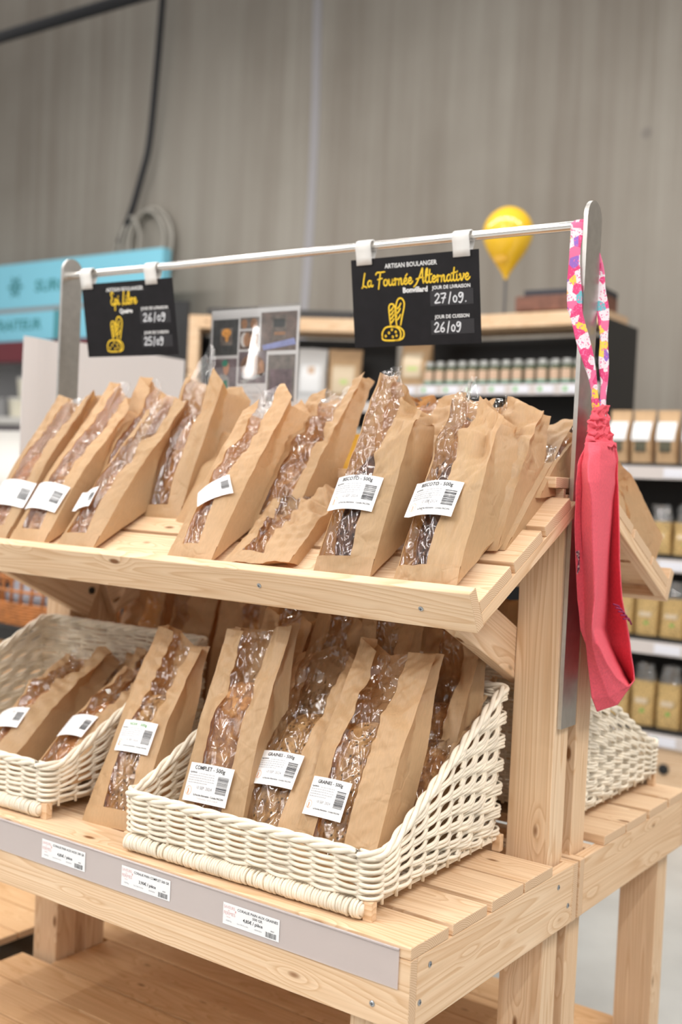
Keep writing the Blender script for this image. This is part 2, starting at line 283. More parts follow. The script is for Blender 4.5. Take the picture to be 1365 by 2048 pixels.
def clearplastic(name, tint, dcol, dfac, gfac, rough):
    m, t, out = nt(name); L = t.links.new
    tp = N(t, 'ShaderNodeBsdfTransparent'); tp.inputs[0].default_value = (*tint, 1)
    d = N(t, 'ShaderNodeBsdfDiffuse'); d.inputs[0].default_value = (*dcol, 1)
    g = N(t, 'ShaderNodeBsdfGlossy'); g.inputs['Roughness'].default_value = rough
    a = N(t, 'ShaderNodeMixShader'); a.inputs[0].default_value = dfac; L(tp.outputs[0], a.inputs[1]); L(d.outputs[0], a.inputs[2])
    fr = N(t, 'ShaderNodeLayerWeight'); fr.inputs[0].default_value = .3; fa = N(t, 'ShaderNodeMath', operation='MULTIPLY_ADD'); fa.inputs[1].default_value = .5; fa.inputs[2].default_value = gfac
    L(fr.outputs['Fresnel'], fa.inputs[0])
    ms = N(t, 'ShaderNodeMixShader'); L(fa.outputs[0], ms.inputs[0]); L(a.outputs[0], ms.inputs[1]); L(g.outputs[0], ms.inputs[2]); L(ms.outputs[0], out.inputs[0]); return m
STRIP = clearplastic('frosted_strip', (.95, .93, .95), (.80, .71, .68), .52, .03, .22)
ACRY = clearplastic('acrylic_sheet', (.97, .97, .97), (.8, .8, .8), .03, .035, .03)
PVC = clearplastic('clear_pouch_film', (.9, .9, .9), (.5, .5, .5), .25, .12, .12)

# ------------------------------------------------------------------ mesh helpers
class MB:
    def __init__(s): s.v = []; s.f = []; s.m = []; s.mats = []
    def mi(s, mat):
        if mat not in s.mats: s.mats.append(mat)
        return s.mats.index(mat)
    def face(s, pts, mat):
        k = len(s.v); s.v += [tuple(p) for p in pts]; s.f.append(tuple(range(k, k+len(pts)))); s.m.append(s.mi(mat))
    def grid(s, fn, nu, nv, mat, closeu=False, flip=False):
        k = len(s.v); cu = nu if closeu else nu+1; i0 = s.mi(mat)
        for j in range(nv+1):
            for i in range(cu): s.v.append(tuple(fn(i/nu, j/nv)))
        for j in range(nv):
            for i in range(nu):
                a = k+j*cu+i; b = k+j*cu+(i+1) % cu; c = b+cu; d = a+cu
                s.f.append((d, c, b, a) if flip else (a, b, c, d)); s.m.append(i0)
    def box(s, x0, x1, y0, y1, z0, z1, mat, end=None, T=None):
        P = [Vector((x, y, z)) for z in (z0, z1) for y in (y0, y1) for x in (x0, x1)]
        if T: P = [T @ p for p in P]
        k = len(s.v); s.v += [tuple(p) for p in P]; i0 = s.mi(mat); i1 = s.mi(end) if end else i0
        for f, e in (((0, 2, 3, 1), 0), ((4, 5, 7, 6), 0), ((0, 1, 5, 4), 0), ((2, 6, 7, 3), 0), ((0, 4, 6, 2), 1), ((1, 3, 7, 5), 1)):
            s.f.append(tuple(k+i for i in f)); s.m.append(i1 if e else i0)
    def tube(s, pts, r, mat, n=8, caps=True, closed=False):
        pts = [Vector(p) for p in pts]; rr = r if isinstance(r, (list, tuple)) else [r]*len(pts)
        k = len(s.v); i0 = s.mi(mat); m = len(pts); nrm = None
        for i, p in enumerate(pts):
            if closed: t = pts[(i+1) % m]-pts[i-1]
            else: t = pts[min(i+1, m-1)]-pts[max(i-1, 0)]
            t = t.normalized() if t.length > 1e-9 else Vector((0, 0, 1))
            if nrm is None: nrm = t.orthogonal().normalized()
            nrm = (nrm - t*nrm.dot(t)); nrm = nrm.normalized() if nrm.length > 1e-6 else t.orthogonal().normalized()
            bn = t.cross(nrm)
            for j in range(n):
                a = 2*math.pi*j/n; s.v.append(tuple(p+rr[i]*(nrm*math.cos(a)+bn*math.sin(a))))
        for i in range(m if closed else m-1):
            for j in range(n):
                a = k+i*n+j; b = k+i*n+(j+1) % n; i2 = (i+1) % m; c = k+i2*n+(j+1) % n; d = k+i2*n+j
                s.f.append((a, b, c, d)); s.m.append(i0)
        if caps and not closed:
            s.f.append(tuple(k+j for j in reversed(range(n)))); s.m.append(i0)
            s.f.append(tuple(k+(m-1)*n+j for j in range(n))); s.m.append(i0)
    def lathe(s, prof, mat, n=24, c=(0, 0, 0)):
        k = len(s.v); i0 = s.mi(mat)
        for r, z in prof:
            for j in range(n):
                a = 2*math.pi*j/n; s.v.append((c[0]+r*math.cos(a), c[1]+r*math.sin(a), c[2]+z))
        for i in range(len(prof)-1):
            for j in range(n):
                s.f.append((k+i*n+j, k+i*n+(j+1) % n, k+(i+1)*n+(j+1) % n, k+(i+1)*n+j)); s.m.append(i0)
        s.f.append(tuple(k+j for j in reversed(range(n)))); s.m.append(i0)
        s.f.append(tuple(k+(len(prof)-1)*n+j for j in range(n))); s.m.append(i0)
    def build(s, name, parent=None, smooth=False, off=(0, 0, 0), bevel=0, solid=0, sub=0, angle=None):
        me = bpy.data.meshes.new(name); o = Vector(off)
        me.from_pydata([tuple(Vector(v)-o) for v in s.v], [], s.f)
        for m in s.mats: me.materials.append(m)
        me.polygons.foreach_set('material_index', s.m)
        if smooth: me.polygons.foreach_set('use_smooth', [True]*len(s.f))
        me.update()
        if angle: me.set_sharp_from_angle(angle=math.radians(angle))
        ob = bpy.data.objects.new(name, me); COL.objects.link(ob)
        if parent: ob.parent = parent
        if solid:
            q = ob.modifiers.new('solid', 'SOLIDIFY'); q.thickness = solid; q.offset = 0
        if bevel:
            q = ob.modifiers.new('bevel', 'BEVEL'); q.width = bevel; q.segments = 2; q.limit_method = 'ANGLE'
        if sub:
            q = ob.modifiers.new('sub', 'SUBSURF'); q.levels = sub; q.render_levels = sub
        return ob
def tag(o, label=None, cat=None, group=None, kind=None):
    if label: o['label'] = label
    if cat: o['category'] = cat
    if group: o['group'] = group
    if kind: o['kind'] = kind
    return o
def thing(name, label, cat, loc=(0, 0, 0), group=None, mat=None):
    o = bpy.data.objects.new(name, None); o.empty_display_size = .05
    if mat is not None: o.matrix_world = mat
    else: o.location = loc
    COL.objects.link(o); return tag(o, label, cat, group)
def copy_tree(o, parent=None):
    c = o.copy(); COL.objects.link(c)
    if parent is not None: c.parent = parent
    for ch in list(o.children): copy_tree(ch, c)
    return c
ROT = {'X': Matrix.Identity(3), 'Y': Matrix(((0, -1, 0), (1, 0, 0), (0, 0, 1))), 'Z': Matrix(((0, 0, -1), (0, 1, 0), (1, 0, 0)))}
def board(parent, name, ext, grain='X', T=None, mat=None, end=None, bevel=.0016):
    x0, x1, y0, y1, z0, z1 = ext; c = Vector(((x0+x1)/2, (y0+y1)/2, (z0+z1)/2)); d = Vector((x1-x0, y1-y0, z1-z0))
    R = ROT[grain]; l = R.transposed() @ d; l = Vector((abs(l.x), abs(l.y), abs(l.z)))/2
    mb = MB(); mb.box(-l.x, l.x, -l.y, l.y, -l.z, l.z, mat or WOOD, end or WEND)
    ob = mb.build(name, parent, bevel=bevel)
    Mx = Matrix.Translation(c) @ R.to_4x4()
    if T is not None: Mx = T @ Mx
    ob.matrix_local = Mx; return ob
def text_geo(s, size, bold=0.0, align='LEFT', shear=0):
    cu = bpy.data.curves.new('t', 'FONT'); cu.body = s; cu.size = size; cu.offset = bold; cu.align_x = align; cu.resolution_u = 2; cu.shear = shear
    ob = bpy.data.objects.new('t', cu); me = bpy.data.meshes.new_from_object(ob)
    vs = [(v.co.x, v.co.y) for v in me.vertices]; fs = [tuple(p.vertices) for p in me.polygons]
    bpy.data.objects.remove(ob); bpy.data.curves.remove(cu); bpy.data.meshes.remove(me); return vs, fs
def put_text(mb, s, size, x, y, fn, mat, bold=0.0, align='LEFT', sx=1.0, shear=0, width=None):
    vs, fs = text_geo(s, size, bold*size, align, shear)
    if width:
        w = max(v[0] for v in vs)-min(v[0] for v in vs); sx = width/w
    k = len(mb.v); i0 = mb.mi(mat)
    mb.v += [tuple(fn(x+a*sx, y+b)) for a, b in vs]
    for f in fs: mb.f.append(tuple(k+i for i in f)); mb.m.append(i0)
def catmull(P, n=6):
    P = [Vector((*p, 0)) for p in P]
    if len(P) < 3: return P
    out = []
    for i in range(len(P)-1):
        a = P[max(i-1, 0)]; b = P[i]; c = P[i+1]; d = P[min(i+2, len(P)-1)]
        for k in range(n):
            t = k/n; out.append(.5*((2*b)+(c-a)*t+(2*a-5*b+4*c-d)*t*t+(3*b-a-3*c+d)*t**3))
    return out+[P[-1]]
def stroke(mb, pts, w, fn, mat, smooth=True):
    P = catmull(pts) if smooth else [Vector((*p, 0)) for p in pts]
    L = []; R = []
    for i, p in enumerate(P):
        t = P[min(i+1, len(P)-1)]-P[max(i-1, 0)]; t = t.normalized() if t.length > 1e-9 else Vector((1, 0, 0)); n = Vector((-t.y, t.x, 0))*w/2
        L.append(p+n); R.append(p-n)
    k = len(mb.v); i0 = mb.mi(mat)
    for a, b in zip(L, R): mb.v.append(tuple(fn(a.x, a.y))); mb.v.append(tuple(fn(b.x, b.y)))
    for i in range(len(P)-1): mb.f.append((k+2*i, k+2*i+1, k+2*i+3, k+2*i+2)); mb.m.append(i0)
    for p, s in ((P[0], 1), (P[-1], 1)):
        k = len(mb.v)
        for j in range(8): mb.v.append(tuple(fn(p.x+w/2*math.cos(j*math.pi/4), p.y+w/2*math.sin(j*math.pi/4))))
        mb.f.append(tuple(range(k, k+8))); mb.m.append(i0)
def rect2(mb, x0, x1, y0, y1, fn, mat): mb.face([fn(x0, y0), fn(x1, y0), fn(x1, y1), fn(x0, y1)], mat)
def disc2(mb, cx, cy, rx, ry, fn, mat, n=20, rot=0):
    c, s = math.cos(rot), math.sin(rot)
    mb.face([fn(cx+rx*math.cos(2*math.pi*i/n)*c-ry*math.sin(2*math.pi*i/n)*s, cy+rx*math.cos(2*math.pi*i/n)*s+ry*math.sin(2*math.pi*i/n)*c) for i in range(n)], mat)
def barcode(mb, x0, x1, y0, y1, fn, mat, vertical=False, seed=1, n=20):
    r = random.Random(seed); a = x0 if not vertical else y0; e = x1 if not vertical else y1; u = (e-a)/(n*2.2)
    while a < e-u:
        w = u*r.choice((.7, .7, 1.3, 2)); w = min(w, e-a)
        if vertical: rect2(mb, x0, x1, a, a+w, fn, mat)
        else: rect2(mb, a, a+w, y0, y1, fn, mat)
        a += w+u*r.choice((.7, 1, 1.6))
SCRIPT = {
 'L': (.50, [[(.32, 1.0), (.2, .5), (.1, .02), (.02, -.05)], [(.06, .0), (.25, .06), (.44, -.04)]]),
 'a': (.47, [[(.34, .38), (.2, .45), (.06, .3), (.05, .1), (.16, .0), (.3, .15), (.36, .42)], [(.36, .42), (.33, .1), (.42, .0), (.5, .1)]]),
 'F': (.62, [[(.0, .84), (.12, .98), (.4, .98), (.78, 1.0)], [(.42, .97), (.3, .35), (.2, -.2)], [(.16, .48), (.54, .54)]]),
 'o': (.46, [[(.25, .44), (.1, .38), (.05, .15), (.15, 0), (.3, .05), (.36, .25), (.27, .43), (.36, .36), (.5, .38)]]),
 'u': (.46, [[(.0, .4), (.05, .42), (.04, .12), (.14, 0), (.28, .12), (.34, .42)], [(.34, .42), (.32, .1), (.4, 0), (.48, .1)]]),
 'r': (.36, [[(.0, .3), (.1, .47), (.14, .36), (.1, .0)], [(.12, .25), (.22, .42), (.34, .36)]]),
 'n': (.44, [[(.02, .42), (.06, .3), (.03, 0)], [(.04, .2), (.18, .44), (.27, .38), (.25, .08), (.33, 0), (.44, .1)]]),
 'e': (.38, [[(.02, .16), (.22, .24), (.28, .38), (.18, .46), (.06, .3), (.06, .1), (.18, 0), (.32, .08), (.4, .18)]]),
 'A': (.72, [[(-.2, -.22), (.02, -.02), (.34, .55), (.56, 1.05), (.55, .45), (.60, .0)], [(.02, .30), (.40, .40), (.64, .36)]]),
 'l': (.26, [[(0, .1), (.2, .6), (.24, .98), (.14, .9), (.08, .5), (.1, .08), (.2, 0), (.3, .1)]]),
 't': (.31, [[(.18, .9), (.1, .3), (.12, .05), (.22, 0), (.33, .1)], [(-.04, .52), (.32, .58)]]),
 'i': (.26, [[(.06, .42), (.05, .1), (.14, 0), (.26, .1)], [(.09, .6), (.11, .64)]]),
 'v': (.42, [[(0, .36), (.08, .44), (.12, .1), (.18, 0), (.34, .3), (.32, .44), (.44, .38)]]),
 'b': (.38, [[(0, .1), (.18, .6), (.2, .95), (.1, .85), (.06, .3), (.08, .04), (.2, 0), (.32, .18), (.28, .38), (.12, .3)]]),
 'p': (.42, [[(.08, .44), (.0, -.45)], [(.05, .28), (.2, .44), (.32, .3), (.28, .06), (.1, .04)]]),
 'E': (.5, [[(.42, .85), (.27, 1.0), (.1, .82), (.25, .55), (.08, .3), (.12, .05), (.3, -.02), (.44, .14)]]),
 ' ': (.3, [])}
SCRIPT['é'] = (.38, SCRIPT['e'][1]+[[(.2, .58), (.34, .72)]])
DIG = {'2': (.5, [[(.02, .7), (.2, .9), (.35, .7), (.2, .35), (0, .03), (.42, .06)]]), '7': (.5, [[(.0, .85), (.38, .87), (.26, .5), (.12, 0)], [(.06, .45), (.36, .48)]]),
 '6': (.5, [[(.33, .88), (.1, .5), (.05, .15), (.2, 0), (.35, .15), (.28, .36), (.08, .28)]]), '5': (.5, [[(.40, .9), (.1, .88), (.06, .52), (.3, .5), (.36, .2), (.2, 0), (0, .08)]]),
 '0': (.45, [[(.2, .62), (.05, .4), (.1, .06), (.26, .06), (.33, .4), (.2, .62)]]), '9': (.5, [[(.35, .8), (.15, .85), (.05, .62), (.2, .45), (.37, .78), (.34, .3), (.18, -.05), (.04, .02)]]),
 '/': (.45, [[(.3, .95), (.12, -.1)]]), '.': (.2, [[(.08, .02), (.1, .04)]])}
def script_text(mb, s, size, x, y, fn, mat, table=SCRIPT, w=.1, width=None):
    tot = sum(table[c][0] for c in s)*size; kx = (width/tot) if width else 1
    for c in s:
        adv, st = table[c]
        for P in st: stroke(mb, [(x+p[0]*size*kx, y+p[1]*size) for p in P], w*size, fn, mat)
        x += adv*size*kx
def sstep(a, b, x):
    t = min(1, max(0, (x-a)/(b-a))); return t*t*(3-2*t)

# ------------------------------------------------------------------ setting
mb = MB(); mb.box(-14, 8, 5.0, 5.3, FL, 6.5, CONC); tag(mb.build('wall_back'), kind='structure')
mb = MB(); mb.box(-14, 8, -6, 5.3, FL-.1, FL, FLOORM); tag(mb.build('floor'), kind='structure')
for i, x in enumerate((-8.35, -4.12)):
    mb = MB()
    mb.grid(lambda u, v: (x+(u-.5)*(.075+.03*noise.noise((v*9, i, 0)))+.06*noise.noise((v*3.1, i*5, 1)), 4.996-.004*math.sin(u*math.pi), FL+v*7.2), 3, 60, SEAM)
    tag(mb.build('trim_%d' % (i+1), smooth=True), 'pale vertical joint running up the concrete wall', None, None, 'structure')

# ------------------------------------------------------------------ the market stand
XL = -1.437
TH = math.atan2(.5236, 1.0); S0 = Vector((0, .165, .4836))
SL = Matrix.Translation(S0) @ Matrix.Rotation(TH, 4, 'X')      # slope frame: x along stand, y up the slope, z normal
def build_stand():
    r = thing('market_stand', 'pine market stand nearest the camera with sloped upper shelf and steel rail', 'display stand')
    for y0, y1 in ((0, .1077), (.12, .2288), (.2455, .3573), (.3632, .4721)):
        board(r, 'table_slat', (XL, 0, y0, y1, -.0183, 0))
    board(r, 'front_apron', (XL, -.0, 0.0005, .020, -.1265, -.0188))
    board(r, 'back_apron', (XL, -.0, .564, .5845, -.1265, -.0188))
    for x0, x1 in ((-.022, -.0005), (XL+.0005, XL+.022)): board(r, 'side_apron', (x0, x1, .0205, .5635, -.1265, -.0186), 'Y')
    board(r, 'cross_beam', (XL+.023, -.023, .480, .505, -.10, -.0188))
    for x0, x1 in ((-.1135, -.0285), (-1.410, -1.325)):
        board(r, 'post', (x0, x1, .511, .572, FL, .655), 'Z')
        board(r, 'front_leg', (x0, x1, .0212, .082, FL, -.0188), 'Z')
    # lower shelf
    for k in range(5):
        y0 = .0105+k*.1212; board(r, 'lower_plank', (XL+.012, -.012, y0, y0+.1165, -.577, -.559) if k not in (0, 4) else (-1.322, -.116, y0, y0+(.1180 if k == 0 else .093), -.577, -.559), mat=WOODB)
    board(r, 'lower_rail', (XL+.012, -.012, -.002, .0205, -.66, -.578))
    board(r, 'lower_rail', (XL+.012, -.012, .573, .588, -.66, -.578))
    # sloped shelf
    xr_, xl_ = -.0087, XL+.0087
    for y0, y1 in ((.0012, .113), (.1244, .2345), (.2485, .357)): board(r, 'shelf_slat', (xl_, xr_, y0, y1, -.020, 0), T=SL)
    board(r, 'shelf_lip', (xl_, xr_, -.0215, .0003, -.0435, .027), T=SL)
    for x0, x1 in ((-.032, xr_-.0005), (xl_+.0005, XL+.032)): board(r, 'shelf_rail', (x0, x1, .0006, .385, -.0425, -.0205), 'X' if 0 else 'Y', T=SL)
    board(r, 'top_slat', (-1.404, -.03, .466, .566, .6655, .685))
    board(r, 'top_rail', (-1.404, -.03, .500, .5105, .60, .665))
    # braces
    p0 = Vector((0, .545, .345)); p1 = Vector((0, .27, .475)); d = (p1-p0); a = math.atan2(d.z, d.y)
    B = Matrix.Translation(p0) @ Matrix.Rotation(a, 4, 'X')
    for x0, x1 in ((-.141, -.1145), (-1.324, -1.297)):
        board(r, 'brace', (x0, x1, -.02, d.length+.03, -.043, .043), 'Y', T=B)
    mb = MB(); mb.lathe([(.0085, 0), (.0085, .004), (.005, .006), (.001, .006)], BLACK, 16); q = mb.build('bolt', r, smooth=True, angle=40); q.matrix_local = Matrix.Translation((-1.297, .552, .362)) @ Matrix.Rotation(math.pi/2, 4, 'Y')
    # screws
    def screw(p, nrm):
        mb = MB(); mb.lathe([(.0001, .0012), (.003, .0012), (.0045, .0002), (.0045, -.001)], ZINC, 14)
        mb.box(-.0026, .0026, -.0005, .0005, .001, .0013, INK); mb.box(-.0005, .0005, -.0026, .0026, .001, .0013, INK)
        o = mb.build('screw', r); o.matrix_local = Matrix.Translation(p) @ Vector(nrm).to_track_quat('Z', 'Y').to_matrix().to_4x4()
    n_l = SL.to_3x3() @ Vector((0, -1, 0))
    for x, z in ((-.103, -.010), (-.43, -.002), (-1.30, -.01)): screw(SL @ Vector((x, -.0222, z)), n_l)
    for x, z in ((-.062, -.098), (-.98, -.09)): screw(Vector((x, -.0004, z)), (0, -1, 0))
    for y, z in ((.055, -.04), (.030, -.088), (.50, -.045), (.545, -.09)): screw(Vector((.0003, y, z)), (1, 0, 0))
    return r
stand = build_stand()
rear = copy_tree(stand)
rear.location = (XL, 1.178, 0); rear.rotation_euler = (0, 0, math.pi)
tag(rear, 'second pine market stand standing back to back behind the front one', 'display stand')
# steel uprights + rail (front stand only)
def upright(x0, x1):
    mb = MB(); y0, y1, zb, zt = .5185, .5815, .232, 1.185; yc = (y0+y1)/2; R = (y1-y0)/2
    prof = [(y0, zb), (y1, zb), (y1, zt-R)]+[(yc+R*math.cos(a), zt-R+R*math.sin(a)) for a in [math.pi*i/16 for i in range(1, 16)]]+[(y0, zt-R)]
    n = len(prof)
    mb.face([(x1, y, z) for y, z in prof], STEEL); mb.face([(x0, y, z) for y, z in reversed(prof)], STEEL)
    for i in range(n):
        a, b = prof[i], prof[(i+1) % n]; mb.face([(x0, *a), (x0, *b), (x1, *b), (x1, *a)], STEEL)
    o = mb.build('steel_upright', stand, bevel=.0008)
    return o
upright(-.0275, -.0195); upright(-1.4185, -1.4105)
mb = MB(); mb.tube([(-1.412, .540, 1.1415), (-.9, .540, 1.1415), (-.4, .540, 1.1415), (-.026, .540, 1.1415)], .0088, CHROME, 20); mb.build('hanging_rail', stand, smooth=True, angle=40)

# transparent price strip + price labels
rl = thing('price_rail', 'clear plastic price strip along the table front edge', 'price strip', (-.72, -.001, -.034))
mb = MB(); mb.box(XL, -.019, -.0022, -.0008, -.064, -.005, STRIP); mb.build('strip_panel', rl, off=rl.location)
mb = MB(); mb.tube([(XL, -.0022, -.0062), (-.019, -.0022, -.0062)], .0022, STRIP, 8); mb.build('strip_bead', rl, off=rl.location, smooth=True)
for x0, zt, lines, price, kilo, lab in ((-.790, -.0165, ['CORALIE PAIN AUX NOIX 500 GR'], '4,85€ / pièce', 'Soit 9,70 € le kilo', 'white price label for walnut bread, leftmost on the price strip'),
        (-.583, -.0165, ['CORALIE PAIN COMPLET 500 GR'], '3,90€ / pièce', 'Soit 7,80 € le kilo', 'white price label for wholemeal bread, middle one on the price strip'),
        (-.351, -.021, ['CORALIE PAIN AUX GRAINES', '500 GR'], '4,85€ / pièce', 'Soit 9,70 € le kilo', 'white price label for seeded bread, rightmost on the price strip')):
    w, h = .115, .0345
    o = thing('price_label', lab, 'price label', (x0, -.0026, zt), 'price labels on the strip')
    mb = MB(); mb.box(0, w, -.0004, 0, -h, 0, WHITE); mb.build('card', o)
    fn = lambda x, y: (x, -.0006, y)
    mb = MB()
    put_text(mb, 'SAVEURS', .0068, .0015, -.0085, fn, REDINK, width=.023); put_text(mb, 'des', .003, .010, -.0122, fn, REDINK); put_text(mb, 'FERMES', .0074, .0012, -.0185, fn, REDINK, width=.024)
    put_text(mb, 'Savoie', .003, .008, -.0225, fn, REDINK)
    disc2(mb, .0262, -.0105, .0012, .002, fn, REDINK)
    for i, s in enumerate(lines): put_text(mb, s, .0058, .071, -.0078-i*.0062, fn, INK, .012, 'CENTER', width=.082 if i == 0 else .02)
    put_text(mb, price, .0072, .062, -.0218, fn, INK, .02, 'CENTER', width=.040)
    put_text(mb, '0,500 Kg', .0032, .007, -.0288, fn, GREYINK); put_text(mb, kilo, .0032, .030, -.0288, fn, GREYINK); put_text(mb, '04/03/2024', .0032, .066, -.0288, fn, GREYINK)
    barcode(mb, .088, .110, -.0325, -.0245, fn, INK, seed=3); put_text(mb, '40401', .003, .098, -.0225, fn, INK)
    mb.build('printed_text', o)

# ------------------------------------------------------------------ bakery signs on the rail
def bread_icon(mb, cx, cy, k, fn, m):
    w = .0034/.2
    def st(P, sm=True): stroke(mb, [(cx+p[0]*k, cy+p[1]*k) for p in P], w*.2, fn, m, sm)
    st([(-.52, .0), (-.5, .16), (-.36, .34), (-.1, .38), (.18, .34), (.34, .18), (.34, -.02), (.24, -.14), (0, -.16), (-.34, -.15), (-.5, -.1), (-.52, .0)])
    st([(.06, .38), (.26, .36), (.46, .22), (.5, .06), (.44, -.08), (.28, -.15), (.1, -.16)])
    for p in ((-.36, .02), (-.2, .14), (-.06, .26), (.12, .17), (-.03, -.02), (.15, .02)):
        st([(p[0]-.025, p[1]), (p[0], p[1]+.025), (p[0]+.025, p[1]), (p[0], p[1]-.025), (p[0]-.025, p[1])])
    st([(-.10, .42), (-.14, .8), (-.15, 1.12), (-.08, 1.24), (.04, 1.24), (.13, 1.12), (.14, .8), (.18, .42)])
    for y in (.5, .66, .82, .98): st([(-.11, y), (-.02, y+.07), (.06, y+.17)])
    st([(.19, .75), (.17, 1.05), (.22, 1.3), (.32, 1.44), (.46, 1.44), (.56, 1.3), (.55, 1.1), (.44, .72), (.36, .42)])
    for x, y in ((.2, .62), (.2, .86), (.24, 1.06)): st([(x, y), (x+.09, y+.08), (x+.17, y+.2)])
def bakery_sign(name, x0, yaw_, tilt, rows, lab, clips):
    Mx = Matrix.Translation((x0+.1485, .534, 1.1145)) @ Matrix.Rotation(yaw_, 4, 'Z') @ Matrix.Rotation(tilt, 4, 'X')
    o = thing('hanging_sign', lab, 'sign', mat=Mx, group='bakery signs on the rail')
    mb = MB(); mb.box(-.1485, .1485, -.001, .001, -.178, 0, BOARDK); mb.build('sign_board', o)
    fn = lambda x, y: (x, -.0014, y)
    mb = MB(); rect2(mb, .038, .135, -.102, -.072, fn, SLATEK); rect2(mb, .038, .135, -.158, -.130, fn, SLATEK); mb.build('writing_patch', o)
    fn = lambda x, y: (x, -.0018, y)
    mb = MB(); put_text(mb, 'ARTISAN BOULANGER', .0128, -.005, -.0220, fn, PRINTW, .012, 'CENTER', width=.122); mb.build('heading_text', o); mb = MB()
    put_text(mb, rows['town'], .0145, .004 if len(rows['name']) > 10 else -.006, -.0725 if len(rows['name']) > 10 else -.0745, fn, PRINTW, .035, 'CENTER'); mb.build('town_name', o); mb = MB()
    put_text(mb, 'JOUR DE LIVRAISON', .0098, .0865, -.070, fn, PRINTW, .02, 'CENTER', width=.086); mb.build('delivery_heading', o); mb = MB(); put_text(mb, 'JOUR DE CUISSON', .0098, .0865, -.127, fn, PRINTW, .02, 'CENTER', width=.078); mb.build('baking_heading', o)
    mb = MB()
    if len(rows['name']) > 10: script_text(mb, rows['name'], .0275, -.124, -.0560, fn, YELLOW, w=.112, width=.252)
    else: script_text(mb, rows['name'], .030, -.054, -.0535, fn, YELLOW, w=.115, width=.086)
    mb.build('bakery_name', o); mb = MB(); bread_icon(mb, -.052, -.1577, .0515, fn, YELLOW); mb.build('bread_emblem', o)
    mb = MB(); script_text(mb, rows['d1'], .0205, .049, -.097, fn, CHALK, DIG, .12, width=.072); mb.build('handwritten_date', o); mb = MB(); script_text(mb, rows['d2'], .0205, .046, -.153, fn, CHALK, DIG, .12, width=.062); mb.build('handwritten_date', o)
    for cx in clips:
        mb = MB()
        P = [(-.0030, -.012), (-.0034, .004), (-.0045, .017), (-.006, .026), (-.002, .0345), (.006, .0375), (.014, .0345), (.0175, .026), (.0155, .014), (.010, .003), (.004, -.002), (.0018, -.012)]
        Mi = Matrix.Translation((0, 0, 0))
        mb.grid(lambda u, v: (cx-.0185+u*.037, *[sum(q) for q in zip(P[min(int(v*11), 10)], [(P[min(int(v*11)+1, 11)][k]-P[min(int(v*11), 10)][k])*(v*11-int(v*11)) if v < 1 else (P[11][k]-P[10][k]) for k in (0, 1)])]), 2, 11, CLIP)
        mb.build('hanging_strap', o, smooth=True, solid=.0012)
        mb = MB()
        for dx in (-.011, .011):
            k0 = len(mb.v); mb.lathe([(.0032, 0), (.0036, .0008), (.0028, .0016), (.0012, .0017)], CLIP, 12)
            for i in range(k0, len(mb.v)):
                a, b, c = mb.v[i]; mb.v[i] = (cx+dx+a, -.001-c, -.0085+b)
        mb.build('rivet', o, smooth=True)
    return o
bakery_sign('sign', -.543, 0, math.radians(9.5), dict(name='La Fournée Alternative', town='Bonvillard', d1='27/09.', d2='26/09'),
            'black bakery sign on the rail dated 27/09, nearer the pink cloth', (-.1145, .1125))
bakery_sign('sign', -1.352, math.radians(2), math.radians(11), dict(name='Epi Libre', town='Queige', d1='26/09', d2='25/09'),
            'black bakery sign on the rail dated 25/09, by the left upright', (-.128, .085))

